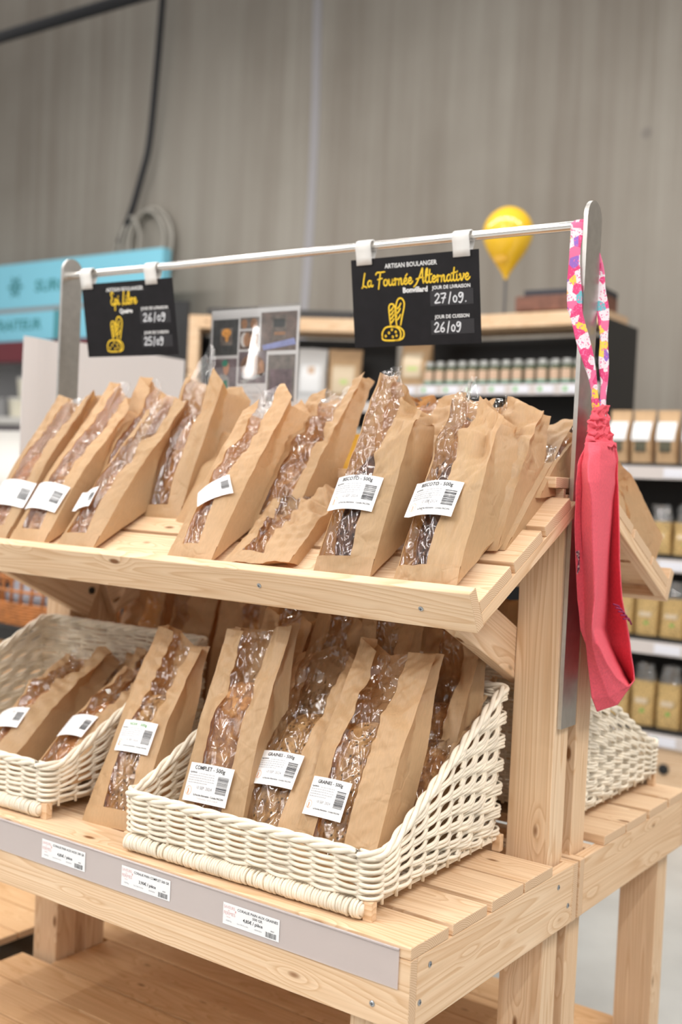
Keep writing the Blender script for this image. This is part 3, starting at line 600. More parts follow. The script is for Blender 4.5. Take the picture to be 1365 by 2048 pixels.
# ------------------------------------------------------------------ wicker baskets
BW, BD = .513, .452
def make_basket():
    o = thing('wicker_basket', 'basket', 'basket')
    hw, hd, rc = BW/2, BD/2, .025
    # local: x across, y 0..BD (0 = front), z 0 = table
    def per(n):
        P = []; c = [(hw-rc, rc, -90), (hw-rc, BD-rc, 0), (-hw+rc, BD-rc, 90), (-hw+rc, rc, 180)]
        pts = []
        for cx, cy, a0 in c:
            for k in range(6):
                a = math.radians(a0+k*18); pts.append(Vector((cx+rc*math.cos(a), cy+rc*math.sin(a), 0)))
        pts.append(pts[0].copy())
        Ls = [0]
        for i in range(len(pts)-1): Ls.append(Ls[-1]+(pts[i+1]-pts[i]).length)
        out = []; j = 0
        for i in range(n):
            s = Ls[-1]*i/n
            while Ls[j+1] < s: j += 1
            t = (s-Ls[j])/max(1e-9, Ls[j+1]-Ls[j]); p = pts[j].lerp(pts[j+1], t); d = (pts[j+1]-pts[j]).normalized()
            out.append((p, Vector((d.y, -d.x, 0))))
        return out
    NS = 44; SUBD = 6; NP = NS*SUBD; ring = per(NP)
    z0 = .030
    def rim(y): return .102 + sstep(.0, .06, y)*.0 + max(0, y-.035)*(.196/(BD-.035-.03)) if y < BD-.03 else .298
    def flare(z): return 1+.05*z
    def place(p, z, off, nrm):
        q = p+nrm*off; return Vector((q.x*flare(z)*(1-.035*q.y/BD), q.y+(-.05*z if q.y < .05 else (.0 if q.y > BD-.05 else 0)), z))
    mb = MB()
    for k in range(NS):
        p, n = ring[k*SUBD]; h = rim(p.y)-.004
        mb.tube([place(p, z0-.01+(h-z0+.01)*q/5, 0, n) for q in range(6)], .0029, WICKER, 6)
    NR = 13; rr = random.Random(3)
    def row(fr, ph, rad, cond=None):
        pts = []; segs = []
        for i in range(NP+1):
            p, n = ring[i % NP]; H = rim(p.y)-.012-z0; ok = cond is None or cond(H)
            if not ok:
                if len(pts) > 3: segs.append(pts)
                pts = []; continue
            z = z0+.004+H*fr+.0030*noise.noise((i*.10, fr*40, 2))
            a = math.sin(math.pi*i/SUBD+ph)*.0052
            pts.append(place(p, z, a, n))
        if len(pts) > 3: segs.append(pts)
        for s in segs: mb.tube(s, rad, WICKER, 6)
    for k in range(NR):
        fr = k/(NR-1); row(fr, (k % 2)*math.pi, .0033)
        if k < NR-1:
            row(fr+.5/(NR-1), ((k+1) % 2)*math.pi, .0030, lambda H: H > .098)
            row(fr+.26/(NR-1), (k % 2)*math.pi+.5, .0028, lambda H: H > .175)
            row(fr+.76/(NR-1), ((k+1) % 2)*math.pi+.5, .0028, lambda H: H > .175)
    mb.build('woven_wall', o, smooth=True)
    # rim: three wrapped strands
    mb = MB()
    for s in range(3):
        pts = []
        for i in range(NP):
            p, n = ring[i]; a = 2*math.pi*(i/(SUBD*2.6)+s/3); z = rim(p.y)-.002+.0045*math.sin(a)
            pts.append(place(p, z, .0055*math.cos(a), n))
        mb.tube(pts, .0044, WICKER, 7, closed=True)
    mb.build('rim', o, smooth=True)
    # floor weave + front wrapped roll + feet
    mb = MB(); mb.box(-hw+.006, hw-.006, .006, BD-.006, .022, .028, WICKER)
    for k in range(24): mb.tube([(-hw+.008, .012+k*(BD-.024)/23, .029), (0, .012+k*(BD-.024)/23, .031), (hw-.008, .012+k*(BD-.024)/23, .029)], .004, WICKER, 6)
    mb.build('basket_floor', o, smooth=False)
    mb = MB(); mb.tube([(-hw+.012, -.004, .0165), (0, -.004, .0165), (hw-.012, -.004, .0165)], .0095, WICKER, 12)
    x = -hw+.014; rr = random.Random(5)
    while x < hw-.016:
        w = .0042+.0018*rr.random(); tl = (rr.random()-.5)*.003; r0 = .0112+.0012*rr.random()
        P = []
        for j in range(14):
            a = 2*math.pi*j/14; P.append((x+tl*math.sin(a), -.004+r0*math.cos(a), .0165+min(r0, .0135)*math.sin(a)))
        mb.tube(P, w*.52, WICKER, 6, closed=True); x += w+ (.0035 if rr.random() < .10 else 0)
    mb.build('wrapped_front_roll', o, smooth=True)
    for sx in (-1, 1):
        for y in (.004, BD-.012):
            mb = MB(); mb.box(sx*(hw-.007)-.008, sx*(hw-.007)+.008, y-.007, y+.008, 0, .03, WOOD, WOOD); mb.build('foot', o, bevel=.001)
    return o
bk = make_basket(); bk.location = (-.3525, .034, 0); bk.rotation_euler = (0, 0, math.radians(1.6))
tag(bk, 'white wicker basket of bread bags at the right end of the table', 'basket', 'wicker bread baskets')
b2 = copy_tree(bk); b2.location = (-1.088, .034, 0); tag(b2, 'white wicker basket at the left end of the table, cut by the frame', 'basket')
b3 = copy_tree(bk); b3.location = (-.322, 1.178-.034+.015, 0); b3.rotation_euler = (0, 0, math.pi); tag(b3, 'white wicker basket on the rear stand, seen right of the posts', 'basket')

# ------------------------------------------------------------------ paper bread bags
def bread_bag(label, p, axis, L, w=.11, d=.075, yaw_=0, seed=1, win=(-.42, .42), wob=.10, slope=0.0, crump=1.0, film_ext=.0, top=(0, 0, 0, 0), openness=.35, bend=0.0,
              loaf='seed', loaf_len=.25, sticker=None, band=.085, res=1.0, fill=.55, group='paper bags of bread', twist=0):
    """p = bottom centre of the front face, axis = direction up the bag"""
    zl = Vector(axis).normalized(); xl = Vector((math.cos(yaw_), math.sin(yaw_), 0)); xl = (xl-zl*xl.dot(zl)).normalized(); yl = zl.cross(xl)
    Mx = Matrix((xl, yl, zl)).transposed().to_4x4(); Mx.translation = Vector(p)+yl*(d/2+.004)
    o = thing('bread_bag', label, 'bread bag', mat=Mx, group=group)
    rr = random.Random(seed); ph = [rr.random()*20 for _ in range(12)]
    zb_ = 0.0; tan_ = None
    dl_ = math.asin(max(-1, min(1, zl.z)))-slope
    if dl_ > .03 and abs(yaw_) < 1: tan_ = math.tan(dl_); zb_ = min(.45*L, d/tan_)
    def zlow(u, t): return zb_*u*(1-t)
    def a(t): return w/2*(1-.05*math.sin(math.pi*t)+.05*noise.noise((t*3, ph[0], 0)))
    def b(t): return d/2*(1-(1-openness)*sstep(fill-.1, 1.0, t))
    def bulge(x, t): return .016*(1-x*x)*math.sin(math.pi*min(1, max(0, t/(fill+.18))))**.7 if t < fill+.18 else 0
    def bendy(t): return bend*t*t + .006*t*noise.noise((t*2.2, ph[1], 3))
    def sway(t): return .010*t*noise.noise((t*1.7, ph[2], 5)) + twist*t*t
    def topz(x):
        x = (x+1)/2*3; i = min(2, int(x)); f = x-i; return (top[i]*(1-f)+top[i+1]*f)
    folds = []
    for i_ in range(9):
        an_ = rr.random()*math.pi; fq_ = (9, 13, 17, 22, 28, 34, 42, 50, 60)[i_]; folds.append((math.cos(an_)*fq_, math.sin(an_)*fq_, rr.random()*6, (.0055, .0045, .0038, .0030, .0024, .0018, .0014, .0012, .0010)[i_], rr.random()*30))
    def crease(x, y, z):
        h = 0
        for fx, fz, c0, am, sd in folds:
            m_ = .5+.9*noise.noise((x*7+sd, y*7, z*7)); m_ = min(1, max(0, m_))
            p_ = (fx*x+fz*z+.6*fx*y+c0+.35*noise.noise((x*12, y*12+sd, z*12))) % 1.0
            h += am*m_*(abs(2*p_-1)-.5)
        return h
    def disp(q, t, k=1.0):
        A = crump*(.25+1.0*sstep(.10, .75, t))*k
        v = noise.noise_vector((q.x*8+ph[3], q.y*8+ph[4], q.z*7+ph[5]))*(.0026*A)
        c1 = crease(q.x, q.y, q.z)*A*1.6
        return Vector((v.x*.7+c1*.14, v.y+c1, v.z*.5))
    def zz(x, t, ext=0): return L*t + (topz(x)+ext)*sstep(.72, 1, t)
    def front(x, t, ext=0, dd=True, k=1):
        q = Vector((x*a(t)+sway(t), -b(t)-bulge(x, t)+bendy(t), zz(x, t, ext)))
        return q+disp(q, t, k*(1-.72*abs(x)**6)) if dd else q
    def back(x, t):
        q = Vector((x*a(t)+sway(t), b(t)+bendy(t), zz(x, t)+zlow(1, t)+.012*sstep(.8, 1, t))); return q+disp(q, t, 1-.72*abs(x)**6)
    def side(sg, u, t):
        g = d*.30*sstep(.25, 1, t)*(1-abs(2*u-1))
        y = -b(t)*(1-u)+b(t)*u
        q = Vector((sg*(a(t)-g)+sway(t), y+bendy(t), zz(sg, t)+zlow(u, t)+.012*sstep(.8, 1, t)*u)); return q+disp(q, t, 1-.72*abs(2*u-1)**6)
    def wl(t, e): return (win[e]+wob*.6*(noise.noise((t*4.0, ph[10]+e*7, 1))-(.25 if e == 0 else -.25)*math.sin(math.pi*min(1, t/.4))*.3))
    nv = max(24, int(92*res)); nf = max(6, int(18*res)); mb = MB()
    tt = lambda v: band+(1-band)*v
    lerp = lambda p_, q_, u: p_+(q_-p_)*u
    mb.grid(lambda u, v: front(lerp(-1, wl(tt(v), 0), u), tt(v)), nf, nv, KRAFT)
    mb.grid(lambda u, v: front(lerp(wl(tt(v), 1), 1, u), tt(v)), nf, nv, KRAFT)
    mb.grid(lambda u, v: front(lerp(-1, 1, u), band*v)+Vector((0, -.0016*v, 0)), 3*nf, 6, KRAFT)
    mb.grid(lambda u, v: side(1, u, v), max(8, nf), nv, KRAFT)
    mb.grid(lambda u, v: side(-1, 1-u, v), max(8, nf), nv, KRAFT)
    mb.grid(lambda u, v: back(1-2*u, v), 2*nf, nv, KRAFT)
    mb.grid(lambda u, v: lerp(front(2*u-1, 0), back(2*u-1, 0), v), 3*nf, 4, KRAFT, flip=True)
    mb.build('paper_sleeve', o, smooth=True, angle=50)
    mb = MB(); mb.grid(lambda u, v: front(lerp(wl(tt(v), 0)-.03, wl(tt(v), 1)+.03, u), tt(v), film_ext*math.sin(math.pi*u), True, 1.0)+Vector((0, .0007+.0020*crump*math.sin(math.pi*u)*(2.2*(abs(((u*3.1+v*7.3+ph[1]+.4*noise.noise((u*3, v*6, ph[2]))) % 1)*2-1)-.5)+1.6*(abs(((u*2.3-v*5.1+ph[3]+.4*noise.noise((u*4, v*5, ph[4]))) % 1)*2-1)-.5)), 0)), int(40*max(res, .6)), nv+24, FILM)
    mb.build('window_film', o, smooth=True)
    # loaf
    if loaf:
        mb = MB(); hl = loaf_len/2; cz = hl+.010
        def lf(u, v):
            th = 2*math.pi*u; ph_ = math.pi*(v-.5); c = math.copysign(abs(math.cos(ph_))**.5, 1); s_ = math.copysign(abs(math.sin(ph_))**.75, math.sin(ph_))
            ct = math.copysign(abs(math.cos(th))**.8, math.cos(th)); st_ = math.copysign(abs(math.sin(th))**.8, math.sin(th))
            q = Vector((w*.415*c*ct, d*.425*c*st_, hl*s_))
            nn = 1+.05*noise.noise(q*26+Vector((ph[3], 0, 0)))+.03*noise.noise(q*70)
            if st_ < 0: q.y -= .010*c*(1-abs(math.sin(ph_))**3)
            yy = q.y*nn+.002; zz_ = q.z+cz
            if zb_: yy = min(yy, max(-d/2+.002, -d/2-.006+zz_*d/zb_))
            return (q.x*nn, yy, zz_)
        mb.grid(lf, int(36*max(.6, res)), int(34*max(.6, res)), CRUST[loaf], closeu=True); mb.build('loaf', o, smooth=True)
    if sticker:
        sw, sh, cx, cz, ang, head, kind = sticker
        ca, sa = math.cos(ang), math.sin(ang)
        def sp(x, y, off=.0045):
            X = cx+x*ca-y*sa; Z = cz+x*sa+y*ca; t = Z/L; xn = max(-1.05, min(1.05, X/a(t))); q = front(xn, t, 0, False); q.z = Z; q.x = X; q.y -= off+.0012*crump; return q
        st = thing('x', None, None) if 0 else None
        mb = MB(); mb.grid(lambda u, v: sp((u-.5)*sw, (v-.5)*sh), 12, 10, WHITE); lab_o = mb.build('label_sticker', o, smooth=True)
        fn = lambda x, y: sp(x-sw/2, y-sh/2, .0052)
        mb = MB(); k = sw/.085
        if head: put_text(mb, head, .0082*k, sw*.50, sh*.835, fn, GREENINK if kind == 'green' else INK, .014, 'CENTER')
        r3 = random.Random(seed+50)
        if kind == 'blur':
            for j in range(5): rect2(mb, sw*.08, sw*(.5+.12*r3.random()), sh*(.78-.1*j), sh*(.80-.1*j), fn, PALEINK)
        else:
            put_text(mb, 'Ingrédients :', .0036*k, sw*.05, sh*.735, fn, INK, .02)
            for j in range(5):
                x = sw*(.05 if j else .30)
                while x < sw*(.66-.16*(j == 4)):
                    ww = sw*(.02+.05*r3.random()); rect2(mb, x, min(x+ww, sw*.68), sh*(.728-.062*j), sh*(.75-.062*j), fn, PALEINK); x += ww+sw*.012
            put_text(mb, '10 SEP. 2024', .0066*k, sw*.30, sh*.335, fn, GREYINK, 0, 'LEFT', .9)
            put_text(mb, 'La Fournée Alternative - Coralie FACON', .0038*k, sw*.60, sh*.165, fn, INK, .02, 'CENTER', width=sw*.66)
            put_text(mb, 'Transformateur : 06 67 17 58 09', .0034*k, sw*.60, sh*.085, fn, PALEINK, 0, 'CENTER', width=sw*.46)
            stroke(mb, [(sw*.12+sw*.075*math.cos(q*.5236), sh*.27+sw*.075*math.sin(q*.5236)) for q in range(13)], .0005*k, fn, ORANGEINK)
            stroke(mb, [(sw*.105, sh*.19), (sw*.115, sh*.26), (sw*.11, sh*.31)], .0016*k, fn, ORANGEINK)
        barcode(mb, sw*.74, sw*.95, sh*.30, sh*.74, fn, INK, True, seed=seed)
        mb.build('label_print', lab_o)
    return o
G1 = 'bread bags on the sloped shelf'; G2 = 'bread bags in the right basket'; G3 = 'bread bags in the left basket'; G4 = 'bread bags on the rear stand'
stk = lambda cx, cz, head, kind='', ang=0, sw=.100, sh=.066: (sw, sh, cx, cz, ang, head, kind)
# sloped shelf, front row, left to right
bread_bag('kraft bread bag cut by the left photo edge on the sloped shelf', (-1.211, .168, .500), (-.060, .573, .817), .425, seed=11, win=(-.35, .55), openness=.55, loaf='gold', sticker=stk(.012, .115, None, 'blur'), group=G1, slope=TH, top=(0, -.01, -.01, .01))
bread_bag('second kraft bread bag from the left on the sloped shelf', (-1.090, .168, .497), (-.020, .568, .823), .435, w=.112, seed=12, win=(-.45, .5), openness=.5, film_ext=.03, loaf='brown', sticker=stk(.0, .115, None, 'blur', -.05), group=G1, slope=TH, top=(.03, .0, .0, -.05))
bread_bag('third kraft bread bag from the left on the sloped shelf, broad paper side showing', (-.938, .168, .500), (-.044, .627, .778), .425, w=.105, d=.085, seed=13, win=(-.75, .30), openness=.85, film_ext=.02, loaf='brown', sticker=stk(-.035, .12, None, 'blur', .05, .06, .05), group=G1, slope=TH, top=(-.03, -.01, .0, .0))
bread_bag('wide kraft bread bag mid sloped shelf, label folded into its window', (-.625, .168, .500), (-.051, .583, .811), .415, w=.112, d=.085, seed=14, win=(-.50, .22), openness=.8, loaf='brown', sticker=stk(.0, .150, None, 'blur', .55, .075, .045), group=G1, slope=TH, top=(-.04, .0, .03, -.01))
bread_bag('short crumpled kraft bag lying low between two tall bags on the sloped shelf', (-.462, .168, .512), (-.150, .842, .508), .300, w=.140, d=.11, seed=15, win=(-.55, .10), crump=3.0, openness=.45, loaf='brown', loaf_len=.22, group=G1, slope=TH, top=(0, .02, .02, -.03), fill=.7)
bread_bag('dark loaf in kraft bag with clear pointed film top, on the sloped shelf', (-.276, .168, .502), (-.047, .451, .891), .405, w=.115, d=.085, seed=16, win=(-.98, .20), wob=.06, crump=1.5, openness=.5, film_ext=.035, loaf='dark', sticker=stk(-.012, .150, 'BISCOTO - 500g', '', -.06), group=G1, slope=TH, top=(.02, .0, -.05, -.07), fill=.62)
bread_bag('dark loaf in crinkled kraft bag, rightmost of the sloped shelf front row', (-.113, .168, .503), (-.072, .512, .856), .385, w=.120, d=.085, yaw_=-.05, seed=17, win=(-.98, .0), wob=.10, crump=2.3, openness=.55, film_ext=.03, loaf='dark', sticker=stk(-.018, .152, 'BISCOTO - 500g', '', -.10), group=G1, slope=TH, top=(0, .02, -.02, -.05), fill=.62)
# sloped shelf, second row
bread_bag('kraft bag with a peaked paper top behind the second bag from the left', (-1.01, .300, .560), (-.063, .420, .905), .340, seed=21, res=.7, loaf=None, openness=.4, win=(-.2, .6), film_ext=.03, group=G1, slope=TH, top=(.03, 0, -.02, -.03))
bread_bag('deep tan kraft bag glowing inside its open top, behind the third bag from the left', (-.855, .320, .566), (-.060, .427, .902), .345, w=.115, d=.10, seed=22, res=.7, loaf='brown', openness=1.0, win=(-.75, .35), film_ext=.06, group=G1, slope=TH, top=(0, .02, .02, -.02))
bread_bag('tall kraft bag with twisted open corners behind the middle bag', (-.545, .285, .560), (-.085, .620, .780), .405, w=.12, seed=23, res=.8, crump=1.7, loaf='brown', openness=.55, win=(-.3, .65), group=G1, slope=TH, top=(-.03, -.01, -.03, .03))
bread_bag('low kraft bag with folded top just left of the middle bag', (-.742, .310, .560), (-.126, .593, .795), .265, seed=24, res=.7, loaf=None, openness=.4, win=(.2, .7), group=G1, slope=TH)
bread_bag('kraft bag with a wavy paper top between the two dark loaf bags', (-.300, .330, .572), (-.080, .600, .800), .340, w=.12, seed=25, res=.8, crump=1.6, loaf='brown', openness=.5, win=(-.7, -.1), group=G1, slope=TH, top=(-.03, 0, .01, .01))
bread_bag('crumpled kraft bag right behind the rightmost dark loaf bag', (-.112, .285, .556), (-.060, .560, .830), .335, w=.13, seed=26, res=.8, crump=2.4, loaf='brown', openness=.45, win=(-.6, -.2), group=G1, slope=TH, top=(0, .02, 0, -.02))
bread_bag('smooth kraft bag leaning far back against the right upright', (-.090, .300, .560), (-.050, .780, .625), .395, w=.10, d=.08, seed=27, res=.8, loaf=None, openness=.75, win=(-.8, -.3), group=G1, slope=TH, top=(-.03, -.02, 0, .0))
bread_bag('kraft bag with a clear wrinkled side behind the right upright', (-.100, .420, .648), (-.060, .783, .620), .250, w=.12, seed=28, res=.7, loaf=None, openness=.5, win=(-.2, .9), group=G1, slope=TH)
# lower level, front row
bread_bag('walnut bread bag standing on the table between the two baskets', (-.717, .082, .002), (-.074, .466, .881), 0.402, w=.132, d=.075, seed=31, win=(-.30, .55), wob=.16, openness=.3, loaf='seed', loaf_len=.26, sticker=stk(.01, .170, 'NOIX - 500g', 'green', .0, .080, .062), group=G2, top=(.01, .0, -.03, -.03), crump=1.1)
bread_bag('wholemeal bread bag at the left of the right basket, label low behind the rim', (-.465, .064, .034), (-.09, .38, .92), 0.388, w=.150, d=.075, seed=32, win=(-.42, .45), wob=.18, openness=.3, loaf='brown', loaf_len=.28, sticker=stk(-.005, .095, 'COMPLET - 500g', '', -.05), group=G2, top=(0, -.005, .0, .01), crump=1.1)
bread_bag('seeded bread bag with wide clear front, second in the right basket', (-.350, .066, .034), (-.083, .575, .810), 0.423, w=.150, d=.08, seed=33, win=(-.80, .42), wob=.10, openness=.35, film_ext=.03, loaf='seed', loaf_len=.27, sticker=stk(-.005, .150, 'GRAINES - 500g', '', -.03, .088, .062), group=G2, top=(-.03, .0, -.02, -.05), crump=1.2)
bread_bag('seeded bread bag with two straight paper strips, front right of the right basket', (-.208, .068, .034), (-.050, .477, .878), 0.409, w=.162, d=.08, seed=34, win=(-.48, .30), wob=.07, openness=.35, loaf='seed', loaf_len=.26, sticker=stk(-.028, .120, 'GRAINES - 500g', '', -.06, .084, .064), group=G2, top=(.01, -.02, -.01, -.01), crump=1.1)
bread_bag('kraft bag sagging over the right rim of the right basket', (-.190, .215, .10), (-.06, .80, .60), 0.370, w=.12, d=.085, seed=35, res=.8, crump=2.0, win=(.1, .9), loaf='brown', openness=.5, group=G2, top=(-.02, 0, .02, .0))
for i, (x, y, hz, ln, lab) in enumerate(((-.52, .215, .40, 1, 'shaded kraft bag behind the wholemeal bag in the right basket'), (-.405, .225, .41, 0, 'shaded kraft bag behind the wide clear seeded bag'), (-.29, .225, .42, 1, 'shaded kraft bag behind the two strip seeded bag'), (-.195, .30, .40, 0, 'shaded kraft bag at the back right corner of the right basket'))):
    bread_bag(lab, (x, y, .034), (-.05, .35, .935), hz, w=.115, seed=41+i, res=.6, loaf='brown', crump=1.4, win=(-.4, .5), openness=.4, group=G2, top=(.01, -.01, 0, -.02), film_ext=.02*ln)
# left basket
bread_bag('bread bag lying at the left edge of the photo in the left basket', (-1.085, .075, .045), (-.09, .800, .590), .385, w=.125, d=.085, seed=51, win=(-.75, .15), crump=2.2, loaf='gold', sticker=stk(-.015, .125, None, 'blur', .12, .085, .055), group=G3, top=(-.02, 0, .02, 0), openness=.5)
bread_bag('golden loaf bag lying against the right wall of the left basket', (-.885, .080, .055), (-.13, .800, .585), .350, w=.115, d=.075, seed=52, win=(-.85, .25), crump=1.2, loaf='gold', loaf_len=.24, sticker=stk(-.012, .135, None, 'blur', -.05, .075, .058), group=G3, openness=.4)
bread_bag('shaded kraft bag standing at the back of the left basket', (-.945, .255, .045), (-.10, .62, .77), .30, w=.12, seed=53, res=.7, crump=1.8, loaf='brown', win=(-.5, .3), openness=.5, group=G3)
bread_bag('shaded kraft bag with a peaked corner in the middle of the left basket', (-1.09, .250, .045), (-.05, .70, .70), .27, w=.12, seed=54, res=.7, crump=2.0, loaf='brown', win=(-.2, .5), openness=.6, group=G3, top=(0, 0, .02, .03))
# rear stand
for i, (x, y, z, ax, L_, w_, lab) in enumerate((
        (-.74, 1.06, .034, (.03, -.30, .95), .40, .125, 'dim kraft bag on the rear stand left of the rear basket'),
        (-1.02, 1.06, .034, (-.03, -.33, .94), .42, .13, 'dim kraft bag on the rear stand right of the one above the left basket'),
        (-.88, 1.06, .034, (.02, -.30, .95), .41, .13, 'dim kraft bag on the rear stand far behind the walnut bread'),
        (-.56, 1.05, .034, (.02, -.32, .94), .42, .13, 'dim kraft bag in the rear basket behind the wholemeal bag'),
        (-.42, 1.06, .034, (.0, -.30, .95), .42, .13, 'dim kraft bag in the rear basket behind the seeded bags'),
        (-.27, 1.05, .034, (-.03, -.30, .95), .41, .125, 'dim kraft bag in the rear basket near the right post'))):
    bread_bag(lab, (x, y, z), ax, L_, w=w_, d=.085, yaw_=math.pi, seed=61+i, res=.6, loaf='brown', crump=1.6, openness=.5, group=G4)
for i, (x, y, lab) in enumerate(((-1.27, .66, 'dim kraft bag standing behind the back left corner of the left basket'), (-1.11, .675, 'dim kraft bag standing behind the middle of the left basket'), (-.95, .66, 'dim kraft bag standing behind the walnut bread bag'))):
    bread_bag(lab, (x, y, .002), (.02*(i-1), .10, .99), .41+.01*i, w=.145, d=.09, seed=81+i, res=.7, loaf='brown', crump=1.6, openness=.5, group=G4, win=(-.9, -.2) if i == 1 else (.1, .8))
bread_bag('kraft bag lying on the rear sloped shelf at the right end', (-.105, 1.055, .575), (.0, -.82, .57), .34, w=.13, d=.11, yaw_=math.pi, seed=71, res=.8, loaf='brown', crump=1.6, openness=.45, group=G4)
bread_bag('kraft bag standing at the top of the rear sloped shelf behind the middle bag', (-.52, 1.02, .62), (.0, -.70, .70), .36, w=.12, d=.08, yaw_=math.pi, seed=72, res=.6, loaf='brown', crump=1.5, openness=.5, group=G4)

# ------------------------------------------------------------------ pink cloth on the right upright
def rowinterp(rows, u, v):
    n = len(rows)-1; x = v*n; i = min(n-1, int(x)); f = x-i
    def rowp(R):
        m = len(R)-1; y = u*m; j = min(m-1, int(y)); g = y-j; g2 = g*g*(3-2*g)
        return Vector(R[j]).lerp(Vector(R[j+1]), g2*.5+g*.5)
    return rowp(rows[i]).lerp(rowp(rows[i+1]), f)
cl = thing('cloth_sling', 'pink cotton cloth with floral strap hanging over the right upright', 'cloth', (0.02, .56, .70))
def strap(P, wv, name):
    mb = MB(); P = [Vector(p) for p in P]; wv = [Vector(q) for q in wv]; n = len(P)-1
    def fn(u, v):
        x = v*n; i = min(n-1, int(x)); f = x-i; c = P[i].lerp(P[i+1], f); q = wv[i].lerp(wv[i+1], f)
        return c+q*(u-.5)+Vector((.0016*math.sin(u*9+v*23), .001*math.sin(v*31), 0))
    mb.grid(fn, 6, n*7, FLORAL); return mb.build(name, cl, smooth=True, solid=.0015, off=cl.location)
strap([(-.038, .556, 1.128), (-.040, .540, 1.1515), (-.041, .524, 1.142), (-.040, .517, 1.10), (-.038, .513, 1.04), (-.032, .511, .985), (-.018, .514, .94), (-.008, .524, .90), (.0, .538, .85), (.004, .552, .80)],
      [(.024, 0, 0)]*4+[(.024, -.002, 0), (.026, .004, 0), (.022, .016, 0), (.012, .022, 0), (.008, .018, 0), (.008, .016, 0)], 'front_strap')
strap([(-.034, .556, 1.125), (-.032, .574, 1.105), (-.024, .588, 1.06), (-.014, .590, 1.01), (-.008, .588, .96), (-.003, .584, .91), (.001, .580, .86), (.004, .574, .80)],
      [(.022, 0, 0), (.022, .006, 0), (.02, .01, 0), (.016, .014, 0), (.010, .02, 0), (.008, .022, 0), (.006, .02, 0), (.006, .018, 0)], 'back_strap')
# gathered elastic neck, folded body and the hanging loop (points across the cloth, from top to bottom)
BODY=[
[(0.004, 0.5036, 0.7481), (0.006, 0.5068, 0.7483), (0.014, 0.4999, 0.7481), (0.034, 0.493, 0.7481), (0.018, 0.5944, 0.7535), (0.006, 0.6262, 0.7551), (0.008, 0.6265, 0.7552), (0.006, 0.6407, 0.756)] ,
[(0.004, 0.4886, 0.7297), (0.007, 0.4946, 0.7301), (0.026, 0.4699, 0.7293), (0.038, 0.4866, 0.7304), (0.019, 0.603, 0.7358), (0.006, 0.6376, 0.7372), (0.007, 0.6402, 0.7373), (0.006, 0.6472, 0.7377)] ,
[(0.004, 0.4765, 0.7073), (0.008, 0.4861, 0.7078), (0.038, 0.4448, 0.707), (0.042, 0.4809, 0.7086), (0.021, 0.6047, 0.713), (0.006, 0.6429, 0.7141), (0.004, 0.6518, 0.7144), (0.007, 0.6501, 0.7145)] ,
[(0.004, 0.4741, 0.6767), (0.009, 0.4857, 0.6772), (0.05, 0.4249, 0.677), (0.046, 0.4736, 0.6783), (0.015, 0.6115, 0.681), (0.007, 0.6362, 0.6813), (0.001, 0.6591, 0.6817), (0.009, 0.6525, 0.6819)] ,
[(0.004, 0.4759, 0.6461), (0.01, 0.4878, 0.6466), (0.05, 0.433, 0.6476), (0.046, 0.4733, 0.6481), (0.017, 0.5931, 0.6485), (0.007, 0.6223, 0.6486), (-0.003, 0.6647, 0.6487), (0.012, 0.653, 0.6493)] ,
[(0.004, 0.4794, 0.6024), (0.011, 0.4925, 0.6028), (0.05, 0.445, 0.6052), (0.046, 0.477, 0.6049), (0.019, 0.5766, 0.6031), (0.009, 0.611, 0.6023), (-0.009, 0.6759, 0.6011), (0.015, 0.6535, 0.6026)] ,
[(0.004, 0.4894, 0.5407), (0.012, 0.5021, 0.5409), (0.05, 0.4594, 0.5451), (0.046, 0.4821, 0.5442), (0.023, 0.5572, 0.5403), (0.011, 0.5989, 0.5382), (-0.015, 0.6918, 0.5336), (0.019, 0.6573, 0.5372)] ,
[(0.004, 0.5072, 0.4691), (0.013, 0.5161, 0.4695), (0.05, 0.4731, 0.4755), (0.046, 0.4862, 0.4744), (0.029, 0.5332, 0.47), (0.014, 0.585, 0.4657), (-0.022, 0.7134, 0.4549), (0.024, 0.6681, 0.462)] ,
[(0.004, 0.5272, 0.4159), (0.014, 0.5242, 0.4173), (0.05, 0.4689, 0.4256), (0.046, 0.482, 0.4242), (0.036, 0.5114, 0.4207), (0.018, 0.5714, 0.4141), (-0.03, 0.7301, 0.3963), (0.03, 0.6868, 0.4065)] ,
]
LEAF=[
[(0.004, 0.5272, 0.4159), (0.022, 0.5137, 0.419), (0.036, 0.5092, 0.4209)] ,
[(0.014, 0.5318, 0.3897), (0.034, 0.5111, 0.3922), (0.046, 0.5091, 0.393)] ,
[(0.014, 0.5424, 0.36), (0.034, 0.5356, 0.3587), (0.046, 0.55, 0.358)] ,
[(0.014, 0.5563, 0.3223), (0.034, 0.568, 0.3219), (0.046, 0.6037, 0.325)] ,
[(0.014, 0.5698, 0.2887), (0.034, 0.6029, 0.2884), (0.046, 0.6608, 0.3016)] ,
[(0.014, 0.5991, 0.2591), (0.034, 0.6465, 0.2689), (0.046, 0.6925, 0.3102)] ,
]
INNER=[
[(0.036, 0.5092, 0.4209), (-0.03, 0.73, 0.3973), (0.03, 0.6868, 0.4065)] ,
[(0.036, 0.5335, 0.3896), (-0.018, 0.7274, 0.3666), (0.034, 0.6962, 0.3757)] ,
[(0.036, 0.5749, 0.3541), (-0.006, 0.7429, 0.3334), (0.038, 0.7009, 0.3425)] ,
[(0.036, 0.6294, 0.3207), (0.006, 0.7523, 0.3075), (0.042, 0.7016, 0.3191)] ,
[(0.036, 0.6872, 0.2971), (0.018, 0.7553, 0.2903), (0.046, 0.6939, 0.3091)] ,
]
rows = []
